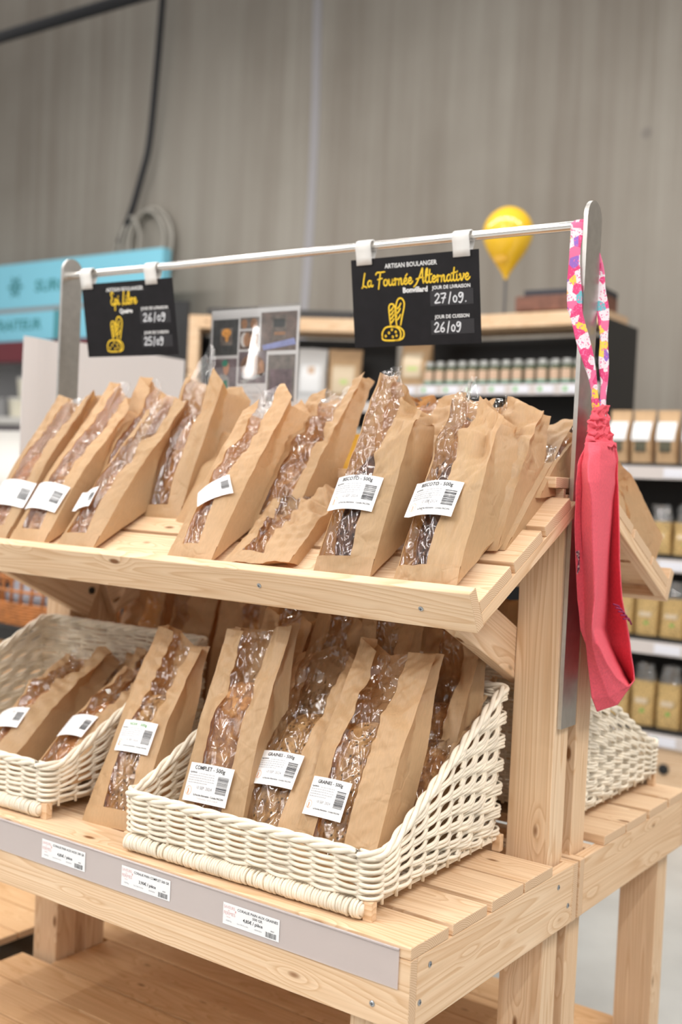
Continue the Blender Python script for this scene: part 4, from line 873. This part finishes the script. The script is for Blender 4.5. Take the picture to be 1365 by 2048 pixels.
def R_(z, ya, yb, xs): rows.append([(x, ya+(yb-ya)*i/(len(xs)-1), z+.004*(-1)**i*(x > .008)+.003*i/(len(xs)-1)) for i, x in enumerate(xs)])
W1, W2 = (.002, .014, .004, .016, .006, .013, .002, .010, .002), (.002, .005, .016, .006, .015, .004, .014, .005, .002)
R_(.8135, .536, .588, W2)
for k_, (z_, a_, b_) in enumerate(((.806, .530, .594), (.798, .526, .602), (.790, .522, .606), (.783, .516, .610), (.776, .520, .616), (.769, .513, .624), (.762, .516, .630), (.755, .508, .634))): R_(z_, a_, b_, W1 if k_ % 2 else W2)
R_(.745, .500, .640, (.004, .012, .022, .030, .034, .028, .018, .010, .005))
mb = MB(); mb.grid(lambda u, v: rowinterp(rows, u, v)+Vector((.006*noise.noise((u*7, v*9, 3)), .004*noise.noise((u*6, v*8, 5)), .005*noise.noise((u*9, v*9, 8)))), 64, 64, PINK)
mb.build('gathered_neck', cl, smooth=True, solid=.002, off=cl.location)
mid_ = lambda p_, q_, f=.5: tuple(a_+(b_-a_)*f for a_, b_ in zip(p_, q_))
ALL = list(BODY)
for k_ in range(1, 6):
    l_, m_, b_ = LEAF[k_]
    if k_ < 5: a2, i2, r2_ = INNER[k_] if k_ < len(INNER) else (b_, b_, b_)
    else: a2 = i2 = r2_ = b_
    ALL.append([l_, mid_(l_, m_), m_, mid_(m_, b_), b_, mid_(b_, i2), i2, r2_])
mb = MB(); mb.grid(lambda u, v: rowinterp(ALL, u, v)+Vector(((.006*max(0, 1-2*v)**2+.0015)*noise.noise((u*5, v*9, 3)), 0, .0)), 70, 130, PINK)
mb.build('folded_body', cl, smooth=True, solid=.002, off=cl.location)
mb = MB(); st_ = []
for i in range(10):
    a = math.pi/2+i*math.pi/5; r0 = .034 if i % 2 == 0 else .016; st_.append((.0085, .506+r0*math.cos(a)*.85, .545+r0*math.sin(a)*1.05))
mb.face(st_, SPECK); mb.build('star_patch', cl, off=cl.location, solid=.001)
mb = MB()
for k in range(5): mb.tube([(.020+.003*k, .634+.006*k, .456-.007*k), (.024+.003*k, .650+.006*k, .452-.006*k), (.026+.003*k, .660+.006*k, .444-.007*k)], .0018, PINKD, 5)
mb.build('stitching', cl, off=cl.location, smooth=True)

# ------------------------------------------------------------------ photo board in acrylic on the rear stand
PS = thing('photo_stand', 'acrylic photo board of bread pictures standing behind the sloped shelf', 'photo board', (-.935, .70, .688))
def psf(off): return lambda x, y: (-.1385+x, -off, y-.688+.688)
lx = -.138; Hh = .379; Ww = .276
mb = MB(); mb.box(lx, lx+Ww, -.0040, -.0020, .0, Hh, ACRY); mb.build('acrylic_front', PS, bevel=.0005)
mb = MB(); mb.box(lx, lx+Ww, .0010, .0030, .0, Hh, ACRY); mb.box(lx, lx+Ww, .003, .09, 0, .003, ACRY); mb.build('acrylic_back', PS)
mb = MB(); mb.box(lx+.003, lx+Ww-.003, -.0015, .0005, .002, Hh-.006, WHITE); mb.build('paper_sheet', PS)
PM = {k: plain('print_'+k, c, .5, noise_amt=n, scale=s) for k, c, n, s in (('dark', (.045, .05, .052), .5, 60), ('fire', (.75, .36, .08), .3, 120), ('crust', (.40, .21, .11), .4, 90), ('crust2', (.26, .14, .085), .5, 70),
    ('stone', (.20, .17, .15), .4, 60), ('brown', (.17, .11, .085), .4, 60), ('skin', (.62, .33, .21), .1, 40), ('green', (.04, .26, .18), .2, 90), ('grey', (.40, .40, .40), .2, 60), ('flour', (.70, .68, .66), .1, 40), ('plum', (.19, .14, .16), .4, 40), ('blue', (.30, .34, .62), .2, 40))}
def fq(k): return lambda x, y: (lx+x*Ww, -.0016-.0002*k, y*Hh)
mb = MB(); rect2(mb, .03, .325, .695, .925, fq(1), PM['dark']); rect2(mb, .12, .26, .76, .87, fq(2), PM['stone']); rect2(mb, .14, .24, .79, .85, fq(3), PM['brown']); disc2(mb, .19, .84, .055, .028, fq(4), PM['fire']); disc2(mb, .20, .81, .02, .03, fq(5), PM['fire']); mb.build('oven_fire_photo', PS)
mb = MB(); rect2(mb, .345, .56, .86, .93, fq(1), PM['stone']); disc2(mb, .39, .89, .035, .032, fq(2), PM['crust']); disc2(mb, .50, .89, .04, .032, fq(2), PM['crust'])
rect2(mb, .345, .56, .73, .845, fq(1), PM['brown']); disc2(mb, .40, .79, .045, .045, fq(2), PM['flour']); disc2(mb, .43, .79, .04, .045, fq(3), PM['crust']); disc2(mb, .51, .79, .04, .045, fq(3), PM['crust']); mb.build('small_loaves_photo', PS)
mb = MB(); rect2(mb, .58, .97, .715, .955, fq(1), PM['brown']); rect2(mb, .70, .86, .78, .93, fq(2), PM['stone']); rect2(mb, .73, .85, .81, .83, fq(3), PM['crust']); rect2(mb, .72, .84, .86, .91, fq(3), PM['dark']); mb.face([fq(3)(*q) for q in ((.6, .75), (.95, .79), (.97, .75), (.62, .72))], PM['blue']); mb.build('oven_shop_photo', PS)
mb = MB(); rect2(mb, .03, .325, .30, .675, fq(1), PM['plum']); rect2(mb, .03, .325, .30, .37, fq(2), PM['brown'])
mb.face([fq(3)(*q) for q in ((.09, .38), (.27, .38), (.24, .55), (.20, .575), (.13, .575), (.08, .52))], PM['grey']); mb.face([fq(4)(*q) for q in ((.11, .42), (.24, .42), (.22, .54), (.12, .52))], PM['green'])
disc2(mb, .205, .615, .034, .045, fq(4), PM['skin']); disc2(mb, .19, .645, .035, .022, fq(5), PM['green']); mb.face([fq(5)(*q) for q in ((.07, .53), (.10, .54), (.09, .46), (.22, .43), (.22, .41), (.06, .43))], PM['skin'])
disc2(mb, .17, .36, .05, .03, fq(5), PM['crust']); disc2(mb, .09, .315, .06, .025, fq(5), PM['flour']); disc2(mb, .28, .32, .04, .025, fq(5), PM['flour']); mb.build('baker_kneading_photo', PS)
mb = MB(); rect2(mb, .345, .655, .515, .715, fq(1), PM['plum']); disc2(mb, .50, .625, .135, .07, fq(2), PM['crust2'], 28); disc2(mb, .60, .61, .04, .05, fq(3), PM['crust']); mb.face([fq(3)(*q) for q in ((.36, .53), (.65, .585), (.65, .57), (.42, .515))], PM['grey']); mb.build('round_loaf_photo', PS)
mb = MB(); rect2(mb, .675, .97, .40, .69, fq(1), PM['stone']); rect2(mb, .70, .94, .42, .60, fq(2), PM['plum']); mb.build('bakery_room_photo', PS)
mb = MB(); stroke(mb, [(.50+.135*math.cos(q*.2618), .41+.098*math.sin(q*.2618)) for q in range(25)], .003, fq(1), PALEINK)
put_text(mb, 'La Fournée', .026, .50, .45, fq(1), PALEINK, 0, 'CENTER', width=.17); put_text(mb, 'Alternative', .026, .50, .42, fq(1), PALEINK, 0, 'CENTER', width=.15)
for i in range(4):
    disc2(mb, .425+.012*(i % 2), .335+.016*i, .013, .008, fq(2), ORANGEINK, 10, .6); disc2(mb, .455-.012*(i % 2), .335+.016*i, .013, .008, fq(2), ORANGEINK, 10, -.6)
mb.build('logo_print', PS)
# orange pouch beside it
def pouch(label, loc, w, d, h, mat, group=None, rz=0, parts=(), name='pouch', cat='pouch', pinch=.35):
    o = thing(name, label, cat, loc, group); o.rotation_euler = (0, 0, rz)
    mb = MB(); K = rnd.random()*9
    def fn(u, v):
        a = 2*math.pi*u; c, s = math.cos(a), math.sin(a)
        e = .55; x = math.copysign(abs(c)**e, c)*w/2; y = math.copysign(abs(s)**e, s)*d/2*(1-(1-pinch*.3)*sstep(.45, 1, v))*(1+.12*math.sin(math.pi*min(1, v*1.4)))
        q = Vector((x*(1-.04*math.sin(math.pi*v)), y, h*v)); return q+noise.noise_vector(q*14+Vector((K, 0, 0)))*.003
    mb.grid(fn, 28, 14, mat, closeu=True); mb.face([fn(i/28, 1) for i in range(28)], mat); mb.face([fn(1-i/28, 0) for i in range(28)], mat); mb.build('pouch_body', o, smooth=True)
    for nm, x0, x1, z0, z1, m2 in parts:
        mb = MB()
        def fy(x, z):
            v = z/h; return -(d/2*(1-(1-pinch*.3)*sstep(.45, 1, v))*(1+.12*math.sin(math.pi*min(1, v*1.4)))+.004)
        mb.grid(lambda u, v: (x0+(x1-x0)*u, fy(0, z0+(z1-z0)*v), z0+(z1-z0)*v), 2, 6, m2); mb.build(nm, o, smooth=True)
    return o
pouch('mustard yellow pouch on the rear stand right of the photo board', (-.72, .86, .60), .09, .06, .175, plain('mustard', (.62, .33, .02), .5), name='yellow_pouch')

# white sheets behind the left upright
wl_ = thing('white_sheet_stand', 'tall white translucent sheet stand behind the left steel upright', 'display sheet', (-1.9, 1.05, .60))
mb = MB(); mb.grid(lambda u, v: (-1.9+.004*math.sin(u*5), .798+u*.145, .375+v*(.670-.002*u)), 6, 8, SHEET); mb.build('front_sheet', wl_, solid=.003, off=wl_.location)
mb = MB(); mb.grid(lambda u, v: (-1.915+.004*math.sin(u*5), 1.0+u*.50, .375+v*.680), 6, 8, SHEET); mb.build('rear_sheet', wl_, solid=.003, off=wl_.location)
mb = MB(); mb.box(-1.935, -1.885, .79, 1.52, .36, .378, SATINK); mb.build('foot_rail', wl_, off=wl_.location)
mb = MB(); mb.box(-1.97, -1.85, 1.30, 1.52, FL, .359, SATINK); mb.build('plinth', wl_, off=wl_.location)
pouch('bright white bag at the left edge beside the white sheets', (-3.50, 2.0, .368), .44, .22, .455, OFFW, name='white_bag', cat='bag')
mb = MB(); mb.box(-3.85, -3.22, 1.85, 2.2, FL, .366, SATINK); tag(mb.build('black_pedestal', bevel=.004), 'dark pedestal under the bright white bag at the left edge', 'pedestal')

# ------------------------------------------------------------------ left neighbour display
cr = thing('wooden_crate', 'orange toned wooden crate at the left edge behind the left basket', 'crate', (-2.35, 1.40, FL))
for nm, e, g in (('front_panel', (-2.72, -2.03, 1.19, 1.21, FL, .035), 'X'), ('back_panel', (-2.72, -2.03, 1.58, 1.60, FL, .035), 'X'), ('side_panel', (-2.72, -2.70, 1.21, 1.58, FL, .035), 'Y'), ('side_panel', (-2.05, -2.03, 1.21, 1.58, FL, .035), 'Y'), ('lid', (-2.72, -2.03, 1.19, 1.60, .036, .05), 'X')):
    b_ = board(cr, nm, e, g, mat=WOODB); b_.location = Vector(b_.location)-Vector(cr.location)
tr = thing('black_tray', 'black tray under the orange rattan basket at the left', 'tray', (-2.35, 1.39, .051))
mb = MB(); mb.box(-.36, .33, -.22, .22, 0, .05, SATINK); mb.build('tray_base', tr, bevel=.006)
mb = MB(); mb.tube([(-.36, -.22, .052), (.33, -.22, .052), (.33, .22, .052), (-.36, .22, .052)], .008, SATINK, 8, closed=True); mb.build('tray_rim', tr)
rb = thing('rattan_basket', 'orange rattan basket with open lattice sides at the left edge', 'basket', (-2.36, 1.39, .10))
mb = MB(); a_, b_ = .33, .19
el = lambda q, z, k=1: (a_*k*math.cos(q), b_*k*math.sin(q), z)
for k in range(8): mb.tube([el(2*math.pi*i/64, .008+k*.010, 1+.02*k/8+.012*(-1)**(i+k)) for i in range(64)], .006, ORWICK, 6, closed=True)
mb.build('woven_base', rb, smooth=True)
mb = MB()
for i in range(40): q = 2*math.pi*i/40; mb.tube([el(q, .08, 1.02), el(q+.03, .16, 1.05), el(q, .25, 1.08)], .006, ORWICK, 6)
for z in (.125, .17): mb.tube([el(2*math.pi*i/64, z, 1.05) for i in range(64)], .0055, ORWICK, 6, closed=True)
mb.build('lattice', rb, smooth=True)
mb = MB(); mb.tube([el(2*math.pi*i/64, .255, 1.085) for i in range(64)], .012, ORWICK, 8, closed=True); mb.build('rim', rb, smooth=True)
tag(pouch('grey cloth bundle inside the orange rattan basket', (-2.36, 1.39, .115), .5, .25, .16, plain('grey_cloth', (.25, .25, .28), .8, noise_amt=.3), name='cloth_bundle', cat='cloth'))
lp = thing('low_platform', 'low pine platform on the floor left of the stand', 'platform', (-1.9, .8, FL))
for k in range(8):
    y0 = .20+k*.1212; q = board(lp, 'plank', (-2.9, -1.53, y0, y0+.1165, -.577, -.559), mat=WOODB); q.location = Vector(q.location)-Vector(lp.location)
for y in (.20, 1.145):
    q = board(lp, 'frame_rail', (-2.9, -1.53, y, y+.022, FL, -.578)); q.location = Vector(q.location)-Vector(lp.location)
gc = thing('grey_crate', 'grey plastic crate on the low platform at the left edge', 'crate', (-2.25, .52, -.558))
mb = MB(); mb.box(-.32, .32, -.2, .2, 0, .008, GREYM); mb.box(-.32, .32, -.2, -.192, .008, .22, GREYM); mb.box(-.32, .32, .192, .2, .008, .22, GREYM); mb.box(-.32, -.312, -.192, .192, .008, .22, GREYM); mb.box(.312, .32, -.192, .192, .008, .22, GREYM); mb.build('crate_body', gc, bevel=.003)
mb = MB(); mb.tube([(-.325, -.205, .22), (.325, -.205, .22), (.325, .205, .22), (-.325, .205, .22)], .012, GREYM, 8, closed=True); mb.build('crate_rim', gc)

# ------------------------------------------------------------------ shelving at the back
ts = thing('tall_shelf', 'tall black shelf unit with a pale wooden top, jars on its shelf', 'shelf unit', (-1.9, 3.6, FL))
o_ = lambda mb, n, **k: mb.build(n, ts, off=ts.location, **k)
mb = MB(); mb.box(-2.44, -1.28, 3.60, 3.90, 1.455, 1.522, WOOD, WEND); o_(mb, 'wooden_top')
mb = MB(); mb.box(-1.28, -1.262, 3.60, 3.99, FL, 1.48, BLACK); o_(mb, 'side_panel')
mb = MB(); mb.box(-2.44, -1.28, 3.97, 3.99, FL, 1.45, BLACK); o_(mb, 'back_panel')
for z in (1.13, .76, .39, .02, -.35):
    mb = MB(); mb.box(-2.44, -1.281, 3.61, 3.97, z+.02, z+.045, BLACK); o_(mb, 'shelf_board')
    mb = MB(); mb.box(-2.44, -1.281, 3.595, 3.61, z-.005, z+.048, RAILW); o_(mb, 'price_edge')
    xx = -2.38
    while xx < -1.35:
        mb = MB(); mb.box(xx, xx+.09, 3.592, 3.5945, z+.003, z+.040, TICKET); mb.box(xx+.01, xx+.03, 3.5915, 3.5921, z+.012, z+.032, GREENP); xx += .13; o_(mb, 'shelf_ticket')
# angled unit
A = Vector((-3.42, 3.10, 0)); Bv = Vector((-2.45, 3.60, 0)); dv = (Bv-A); an = math.atan2(dv.y, dv.x); Ln = dv.length
AU = thing('angled_shelf', 'black shelf unit with pale wooden frame set at an angle behind the photo board', 'shelf unit', (A.x, A.y, FL)); AU.rotation_euler = (0, 0, an)
def au(nm, *e, mat=BLACK, end=None):
    mb = MB(); x0, x1, y0, y1, z0, z1 = e; mb.box(x0, x1, y0, y1, z0-FL, z1-FL, mat, end); return mb.build(nm, AU)
au('wooden_top', 0, Ln, 0, .30, 1.452, 1.52, mat=WOOD, end=WEND); au('wooden_post', 0, .055, 0, .05, FL, 1.451, mat=WOOD)
au('side_panel', -.02, -.001, .0, .38, FL, 1.50); au('back_panel', 0, Ln, .36, .38, FL, 1.45)
for z in (1.04, .67, .30, -.07):
    au('shelf_board', .056, Ln, .01, .36, z+.02, z+.045); au('price_edge', .056, Ln, -.005, .01, z-.005, z+.048, mat=RAILW)
au('dark_side_screen', -.36, -.021, .05, .08, FL, 1.60)
def auw(x, y, z): return (A.x+x*math.cos(an)-y*math.sin(an), A.y+x*math.sin(an)+y*math.cos(an), z)
for i, (x, w, m, lab) in enumerate(((.655, .165, POUCHW, 'white coffee pouch on the angled shelf, nearest the photo board'), (.835, .185, POUCH, 'kraft coffee pouch on the angled shelf, next to the white pouch'))):
    pouch(lab, auw(x, .16, 1.086), w, .10, .29, m, 'coffee pouches on the angled shelf', an, (('pouch_label', -w*.33, w*.30, .05, .20, LABELP if i == 0 else CREAM), ('printed_mark', -w*.10, w*.12, .15 if i == 0 else .10, .19 if i == 0 else .125, ROOMW if i == 0 else GREENY)), cat='pouch', name='coffee_pouch')
for i, (x, lab) in enumerate(((-2.355, 'kraft coffee pouch under the hanging sign, left of the jars'),)):
    pouch(lab, (x, 3.72, 1.176), .175, .10, .26, POUCH, 'coffee pouches on the angled shelf', .1, (('pouch_label', -.055, .05, .05, .18, CREAM), ('printed_mark', -.03, .03, .085, .105, GREENY)), name='coffee_pouch')
for i, x in enumerate((.42, .22)):
    pouch(('white pouch on the angled shelf hidden behind the photo board', 'kraft pouch at the far left of the angled shelf')[i], auw(x, .16, 1.086), .17, .10, .28, (POUCHW, POUCH)[i], 'coffee pouches on the angled shelf', an, (('pouch_label', -.05, .05, .06, .19, LABELP),), name='coffee_pouch')
pouch('white paper sack on the lower shelf of the angled unit', auw(.78, .14, .716), .34, .16, .24, OFFW, rz=an, name='paper_sack', cat='bag')
# jars
def jar(loc):
    o = thing('spice_jar', 'small dark green jar with silver lid in the row on the black shelf', 'jar', loc, 'jars on the black shelf')
    mb = MB(); mb.lathe([(.026, 0), (.028, .004), (.028, .085), (.022, .096), (.021, .100)], JAR, 16); mb.build('glass', o, smooth=True, angle=40)
    mb = MB(); mb.lathe([(.023, .0995), (.0235, .102), (.0235, .121), (.019, .1235)], LID, 16); mb.build('lid', o, smooth=True, angle=40)
    mb = MB(); mb.grid(lambda u, v: (.0286*math.sin(-1.1+u*2.2), -.0286*math.cos(-1.1+u*2.2), .026+v*.05), 8, 1, ROOMW); mb.grid(lambda u, v: (.0287*math.sin(-1.1+u*2.2), -.0287*math.cos(-1.1+u*2.2), .012+v*.012), 8, 1, TEAL); mb.build('paper_label', o, smooth=True)
    return o
j0 = None
for rowy in (3.645, 3.715):
    x = -2.23 + (.02 if rowy > 3.7 else 0); k = 0
    while x < -1.33:
        if j0 is None: j0 = jar((x, rowy, 1.176)); jj = j0
        else: jj = copy_tree(j0); jj.location = (x+.004*math.sin(k*7), rowy+.006*math.sin(k*3), 1.176)
        x += .061 if k % 2 == 0 else .066; k += 1
# low unit on the right
lu = thing('low_shelf', 'long low black shelf unit at right with pouches on every level', 'shelf unit', (-.4, 3.2, FL))
o2 = lambda mb, n, **k: mb.build(n, lu, off=lu.location, **k)
LX0, LX1 = -1.26, .9
mb = MB(); mb.box(LX0, LX1, 3.57, 3.59, FL, .80, BLACK); o2(mb, 'back_panel')
mb = MB(); mb.box(LX0-.02, LX0-.001, 3.2, 3.59, FL, .80, BLACK); o2(mb, 'side_panel')
for z in (.785, .405, .06, -.318):
    mb = MB(); mb.box(LX0, LX1, 3.215, 3.57, z-.01, z+.016, BLACK); o2(mb, 'shelf_board')
    mb = MB(); mb.box(LX0, LX1, 3.195, 3.214, z-.050, z+.002, RAILW); o2(mb, 'price_edge')
    xx = LX0+.18
    while xx < LX1-.2:
        mb = MB(); mb.box(xx, xx+.11, 3.192, 3.1945, z-.043, z-.006, TICKET); mb.box(xx+.012, xx+.032, 3.1915, 3.1921, z-.035, z-.014, GREENP if z < 0 else TICKET); xx += .27; o2(mb, 'shelf_ticket')
q = board(lu, 'wooden_plinth', (LX0, LX1, 3.22, 3.24, FL, -.369)); q.location = Vector(q.location)-Vector(lu.location)
mb = MB(); mb.lathe([(.0, -.002), (.022, -.002), (.022, .008), (.012, .012)], BLACK, 16)
q = mb.build('round_knob', lu, smooth=True); q.matrix_local = Matrix.Translation(Vector((-.752, 3.219, -.46))-lu.location) @ Matrix.Rotation(math.pi/2, 4, 'X')
desc = ('leftmost', 'second', 'third', 'fourth')
for i, x in enumerate((-1.05, -.945, -.838, -.725, -.62)):
    pouch('kraft pouch with white label, %s right of the pink cloth' % (('first', 'second', 'third', 'fourth', 'fifth')[i]), (x, 3.31, .802), .094, .075, .225, POUCH, 'kraft pouches on the low shelf top', 0,
          (('pouch_label', -.040, .040, .095, .175, LABELP), ('dark_window', -.024, .026, .048, .092, DKWIN)), name='kraft_pouch')
def pasta(loc, w, h, lab, grp):
    o = pouch(lab, loc, w, .08, h, PASTA, grp, 0, (('pouch_label', -w*.25, w*.25, h*.50, h*.62, CREAM), ('green_mark', -w*.02, w*.14, h*.30, h*.37, GREENP)), name='pasta_pouch', pinch=3.0)
    mb = MB(); K = rnd.random()*9
    mb.grid(lambda u, v: (w*(.46-.12*v)*math.cos(2*math.pi*u)+.012*noise.noise((u*9, v*5, K)), .032*(1-.4*v)*math.sin(2*math.pi*u)+.01*noise.noise((u*9, v*5, K+4)), h-.004+v*.075+.012*noise.noise((u*12, K, v))*v), 18, 5, PVC, closeu=True)
    mb.build('film_top', o, smooth=True); return o
ordw = ('first', 'second', 'third', 'fourth', 'fifth')
for zi, (z, h, xs, nm) in enumerate(((.424, .135, (-.95, -.84, -.73, -.62), 'upper middle'), (.079, .160, (-.985, -.875, -.765, -.655), 'lower middle'), (-.299, .185, (-.985, -.873, -.762, -.65), 'bottom'))):
    for i, x in enumerate(xs):
        pasta((x, 3.29, z), .104, h, 'clear golden pasta pouch on the %s low shelf level, %s from left' % (nm, ordw[i]), 'pasta pouches on the low shelf')

# things on top of the shelves
sp_ = thing('speaker', 'black speaker with two purple lights on the tall shelf top', 'speaker', (-2.40, 3.78, 1.523)); sp_.rotation_euler = (0, 0, .2)
mb = MB(); mb.box(-.10, .14, -.09, .10, 0, .215, SATINK); mb.build('cabinet', sp_, bevel=.02)
mb = MB()
for z in (.165, .190): mb.lathe([(.009, 0), (.009, .003), (.004, .004)], plain('purple_light%d' % (z*1000), (.3, .1, .5), .4, emit=((.55, .25, .95), 1.2)), 12, (0, 0, 0)); [mb.v.__setitem__(i, (-.075+mb.v[i][0], -.0915-mb.v[i][2], z+mb.v[i][1])) for i in range(len(mb.v)-36, len(mb.v))]
mb.build('purple_lights', sp_, smooth=True)
mb = MB(); mb.lathe([(.07, 0), (.07, .004), (.045, .002), (.02, -.004), (.002, -.004)], BLACK, 24); q = mb.build('speaker_cone', sp_, smooth=True); q.matrix_local = Matrix.Translation((.03, -.092, .09)) @ Matrix.Rotation(math.pi/2, 4, 'X')
bb = thing('balloon', 'yellow balloon on a thin stick standing on the tall shelf', 'balloon', (-1.876, 3.75, 1.523))
YB = plain('yellow_balloon', (.86, .52, .02), .16, spec=.8)
mb = MB(); prof = []
for r_q, z_q in ((.006, .195), (.012, .201), (.009, .207), (.028, .238), (.062, .282), (.094, .325), (.117, .365), (.130, .402), (.1335, .43), (.130, .462), (.118, .492), (.100, .516), (.078, .536), (.052, .551), (.027, .5595), (.004, .562)): prof.append((r_q, z_q))
mb.lathe(prof, YB, 32); q = mb.build('balloon_body', bb, smooth=True); q.scale = (1, .8, 1); m_ = q.modifiers.new('sub', 'SUBSURF'); m_.render_levels = 2
mb = MB(); mb.tube([(0, 0, 0), (.002, 0, .1), (0, 0, .198)], .006, plain('grey_stick', (.08, .08, .09), .5), 8); mb.build('stick', bb)
mb = MB(); disc2(mb, 0, 0, .035, .018, lambda x, y: (x, -.072-.0, .29+y), plain('balloon_print', (.55, .30, .02), .4)); mb.build('printed_mark', bb)
CB = plain('crate_brown', (.17, .07, .045), .6, noise_amt=.3); CD = plain('dark_cover', (.03, .03, .04), .6)
bx = thing('shallow_box', 'reddish brown shallow wooden box on the tall shelf beside the right upright', 'box', (-1.57, 3.74, 1.523)); bx.rotation_euler = (0, 0, .06)
mb = MB(); mb.box(-.19, .25, -.10, .12, .012, .085, CB); mb.build('box_body', bx, bevel=.004)
mb = MB(); mb.box(-.15, .25, -.09, .12, .086, .115, CD); mb.build('box_lid', bx, bevel=.003)
fb = MB(); fb.box(-.2, .60, -.0, .2, 0, .05, SATINK); q = fb.build('flat_black_case', bevel=.006); q.location = auw(.28, .06, 1.521); q.rotation_euler = (0, 0, an); tag(q, 'flat black case on the angled shelf top behind the photo board', 'case')

# ------------------------------------------------------------------ freezer cabinet with the blue header, cables
fz = thing('freezer_cabinet', 'upright freezer with sky blue header reading SURGELÉS at the far left', 'freezer', (-6.6, 4.5, FL))
def fzb(nm, *e, mat): mb = MB(); mb.box(*e, mat); return mb.build(nm, fz, off=fz.location)
fzb('blue_header', -9.2, -5.03, 4.50, 4.58, 1.93, 2.285, mat=BLUE); fzb('header_seam', -9.2, -5.03, 4.502, 4.578, 1.895, 1.929, mat=GREYM)
fzb('lower_header', -9.2, -5.03, 4.50, 4.58, 1.66, 1.894, mat=BLUE); fzb('header_divider', -6.17, -6.12, 4.497, 4.499, 1.66, 1.894, mat=TEALT)
fzb('maroon_band', -9.2, -5.03, 4.46, 4.58, 1.50, 1.659, mat=MAROON); fzb('cabinet_back', -9.2, -5.03, 4.90, 4.95, FL, 1.66, mat=GREYM)
fzb('canopy', -9.2, -5.03, 4.58, 4.95, 1.50, 1.60, mat=GREYM); fzb('middle_shelf', -9.2, -5.03, 4.45, 4.90, 1.00, 1.06, mat=OFFW); fzb('cabinet_base', -9.2, -5.03, 4.40, 4.90, FL, .98, mat=plain('mauve_grey', (.20, .18, .19), .5))
mb = MB(); fn = lambda x, y: (x, 4.498, y)
for k in range(6):
    a = k*math.pi/3; c, s = math.cos(a), math.sin(a); cx, cy = -6.66, 2.10
    stroke(mb, [(cx, cy), (cx+.09*c, cy+.09*s)], .014, fn, TEALT)
    stroke(mb, [(cx+.055*c-.03*s, cy+.055*s+.03*c+.0), (cx+.05*c, cy+.05*s), (cx+.055*c+.03*s, cy+.055*s-.03*c)], .012, fn, TEALT, False)
mb.build('snowflake_emblem', fz, off=fz.location); mb = MB(); put_text(mb, 'SURGELÉS', .125, -6.42, 2.05, fn, TEALT, .02, 'LEFT', 1.25); mb.build('header_lettering', fz, off=fz.location); mb = MB(); put_text(mb, 'TRAITEUR', .115, -6.93, 1.755, fn, TEALT, .02, 'LEFT', 1.15)
pass
mb.build('header_lettering', fz, off=fz.location)
for i, (x, z, m, w) in enumerate(((-6.68, 1.061, CREAMT, .10), (-6.50, 1.061, CREAMT, .09), (-6.58, 1.061+.16, CREAMT, .10), (-6.95, 1.061, GREYM, .12))):
    o = thing('tub', ('cream tub on the freezer shelf, lower left of the stack', 'cream tub on the freezer shelf, lower right of the stack', 'cream tub on top of the stacked tubs in the freezer', 'grey tub at the left edge of the freezer shelf')[i], 'tub', (x, 4.62, z), 'tubs on the freezer shelf')
    mb = MB(); mb.lathe([(w*.85, 0), (w, .14)], m, 20); mb.build('cup', o, smooth=True, angle=40); mb = MB(); mb.lathe([(w*1.05, .141), (w*1.05, .158)], OFFW if m is CREAMT else GREYM, 20); mb.build('lid', o, smooth=True, angle=40)
mb = MB()
P = [(-5.53, 4.9, 5.2), (-5.535, 4.9, 4.6), (-5.552, 4.9, 4.28), (-5.581, 4.9, 3.79), (-5.627, 4.9, 3.226), (-5.70, 4.9, 2.966), (-5.80, 4.9, 2.69), (-5.95, 4.92, 2.45)]
Pc = [Vector(p) for p in P]; out = []
for i in range(len(Pc)-1):
    a0 = Pc[max(0, i-1)]; b0 = Pc[i]; c0 = Pc[i+1]; d0 = Pc[min(len(Pc)-1, i+2)]
    for k in range(6):
        t = k/6; out.append(.5*((2*b0)+(c0-a0)*t+(2*a0-5*b0+4*c0-d0)*t*t+(3*b0-a0-3*c0+d0)*t**3))
mb.tube(out, .026, DUCT, 10); tag(mb.build('hanging_cable', smooth=True), 'thick black cable curving down the concrete wall', 'cable')
mb = MB(); mb.tube([(-9, 4.2, 3.96), (-6, 4.2, 3.965), (-3, 4.2, 3.97)], .045, DUCT, 12); tag(mb.build('overhead_conduit', smooth=True), 'dark straight conduit crossing the top left corner', 'conduit')
mb = MB()
for cx, cz, rx, rz_, k, yy in ((-5.60, 2.42, .23, .30, 0, 4.93), (-5.64, 2.44, .20, .26, .4, 4.91), (-5.66, 2.40, .26, .30, .8, 4.95), (-5.78, 2.42, .10, .24, .2, 4.89), (-5.62, 2.43, .21, .28, 1.1, 4.97)):
    mb.tube([(cx+rx*math.cos(q*.262), yy+.01*math.sin(q+k), cz+rz_*math.sin(q*.262)) for q in range(24)], .014, CABLEW, 8, closed=True)
mb.tube([(-5.80, 4.93, 2.66), (-5.95, 4.93, 2.50), (-6.05, 4.93, 2.30), (-6.08, 4.93, 2.1)], .014, CABLEW, 8)
tag(mb.build('coiled_cable', smooth=True), 'coil of pale cable hung on the wall above the blue header', 'cable')
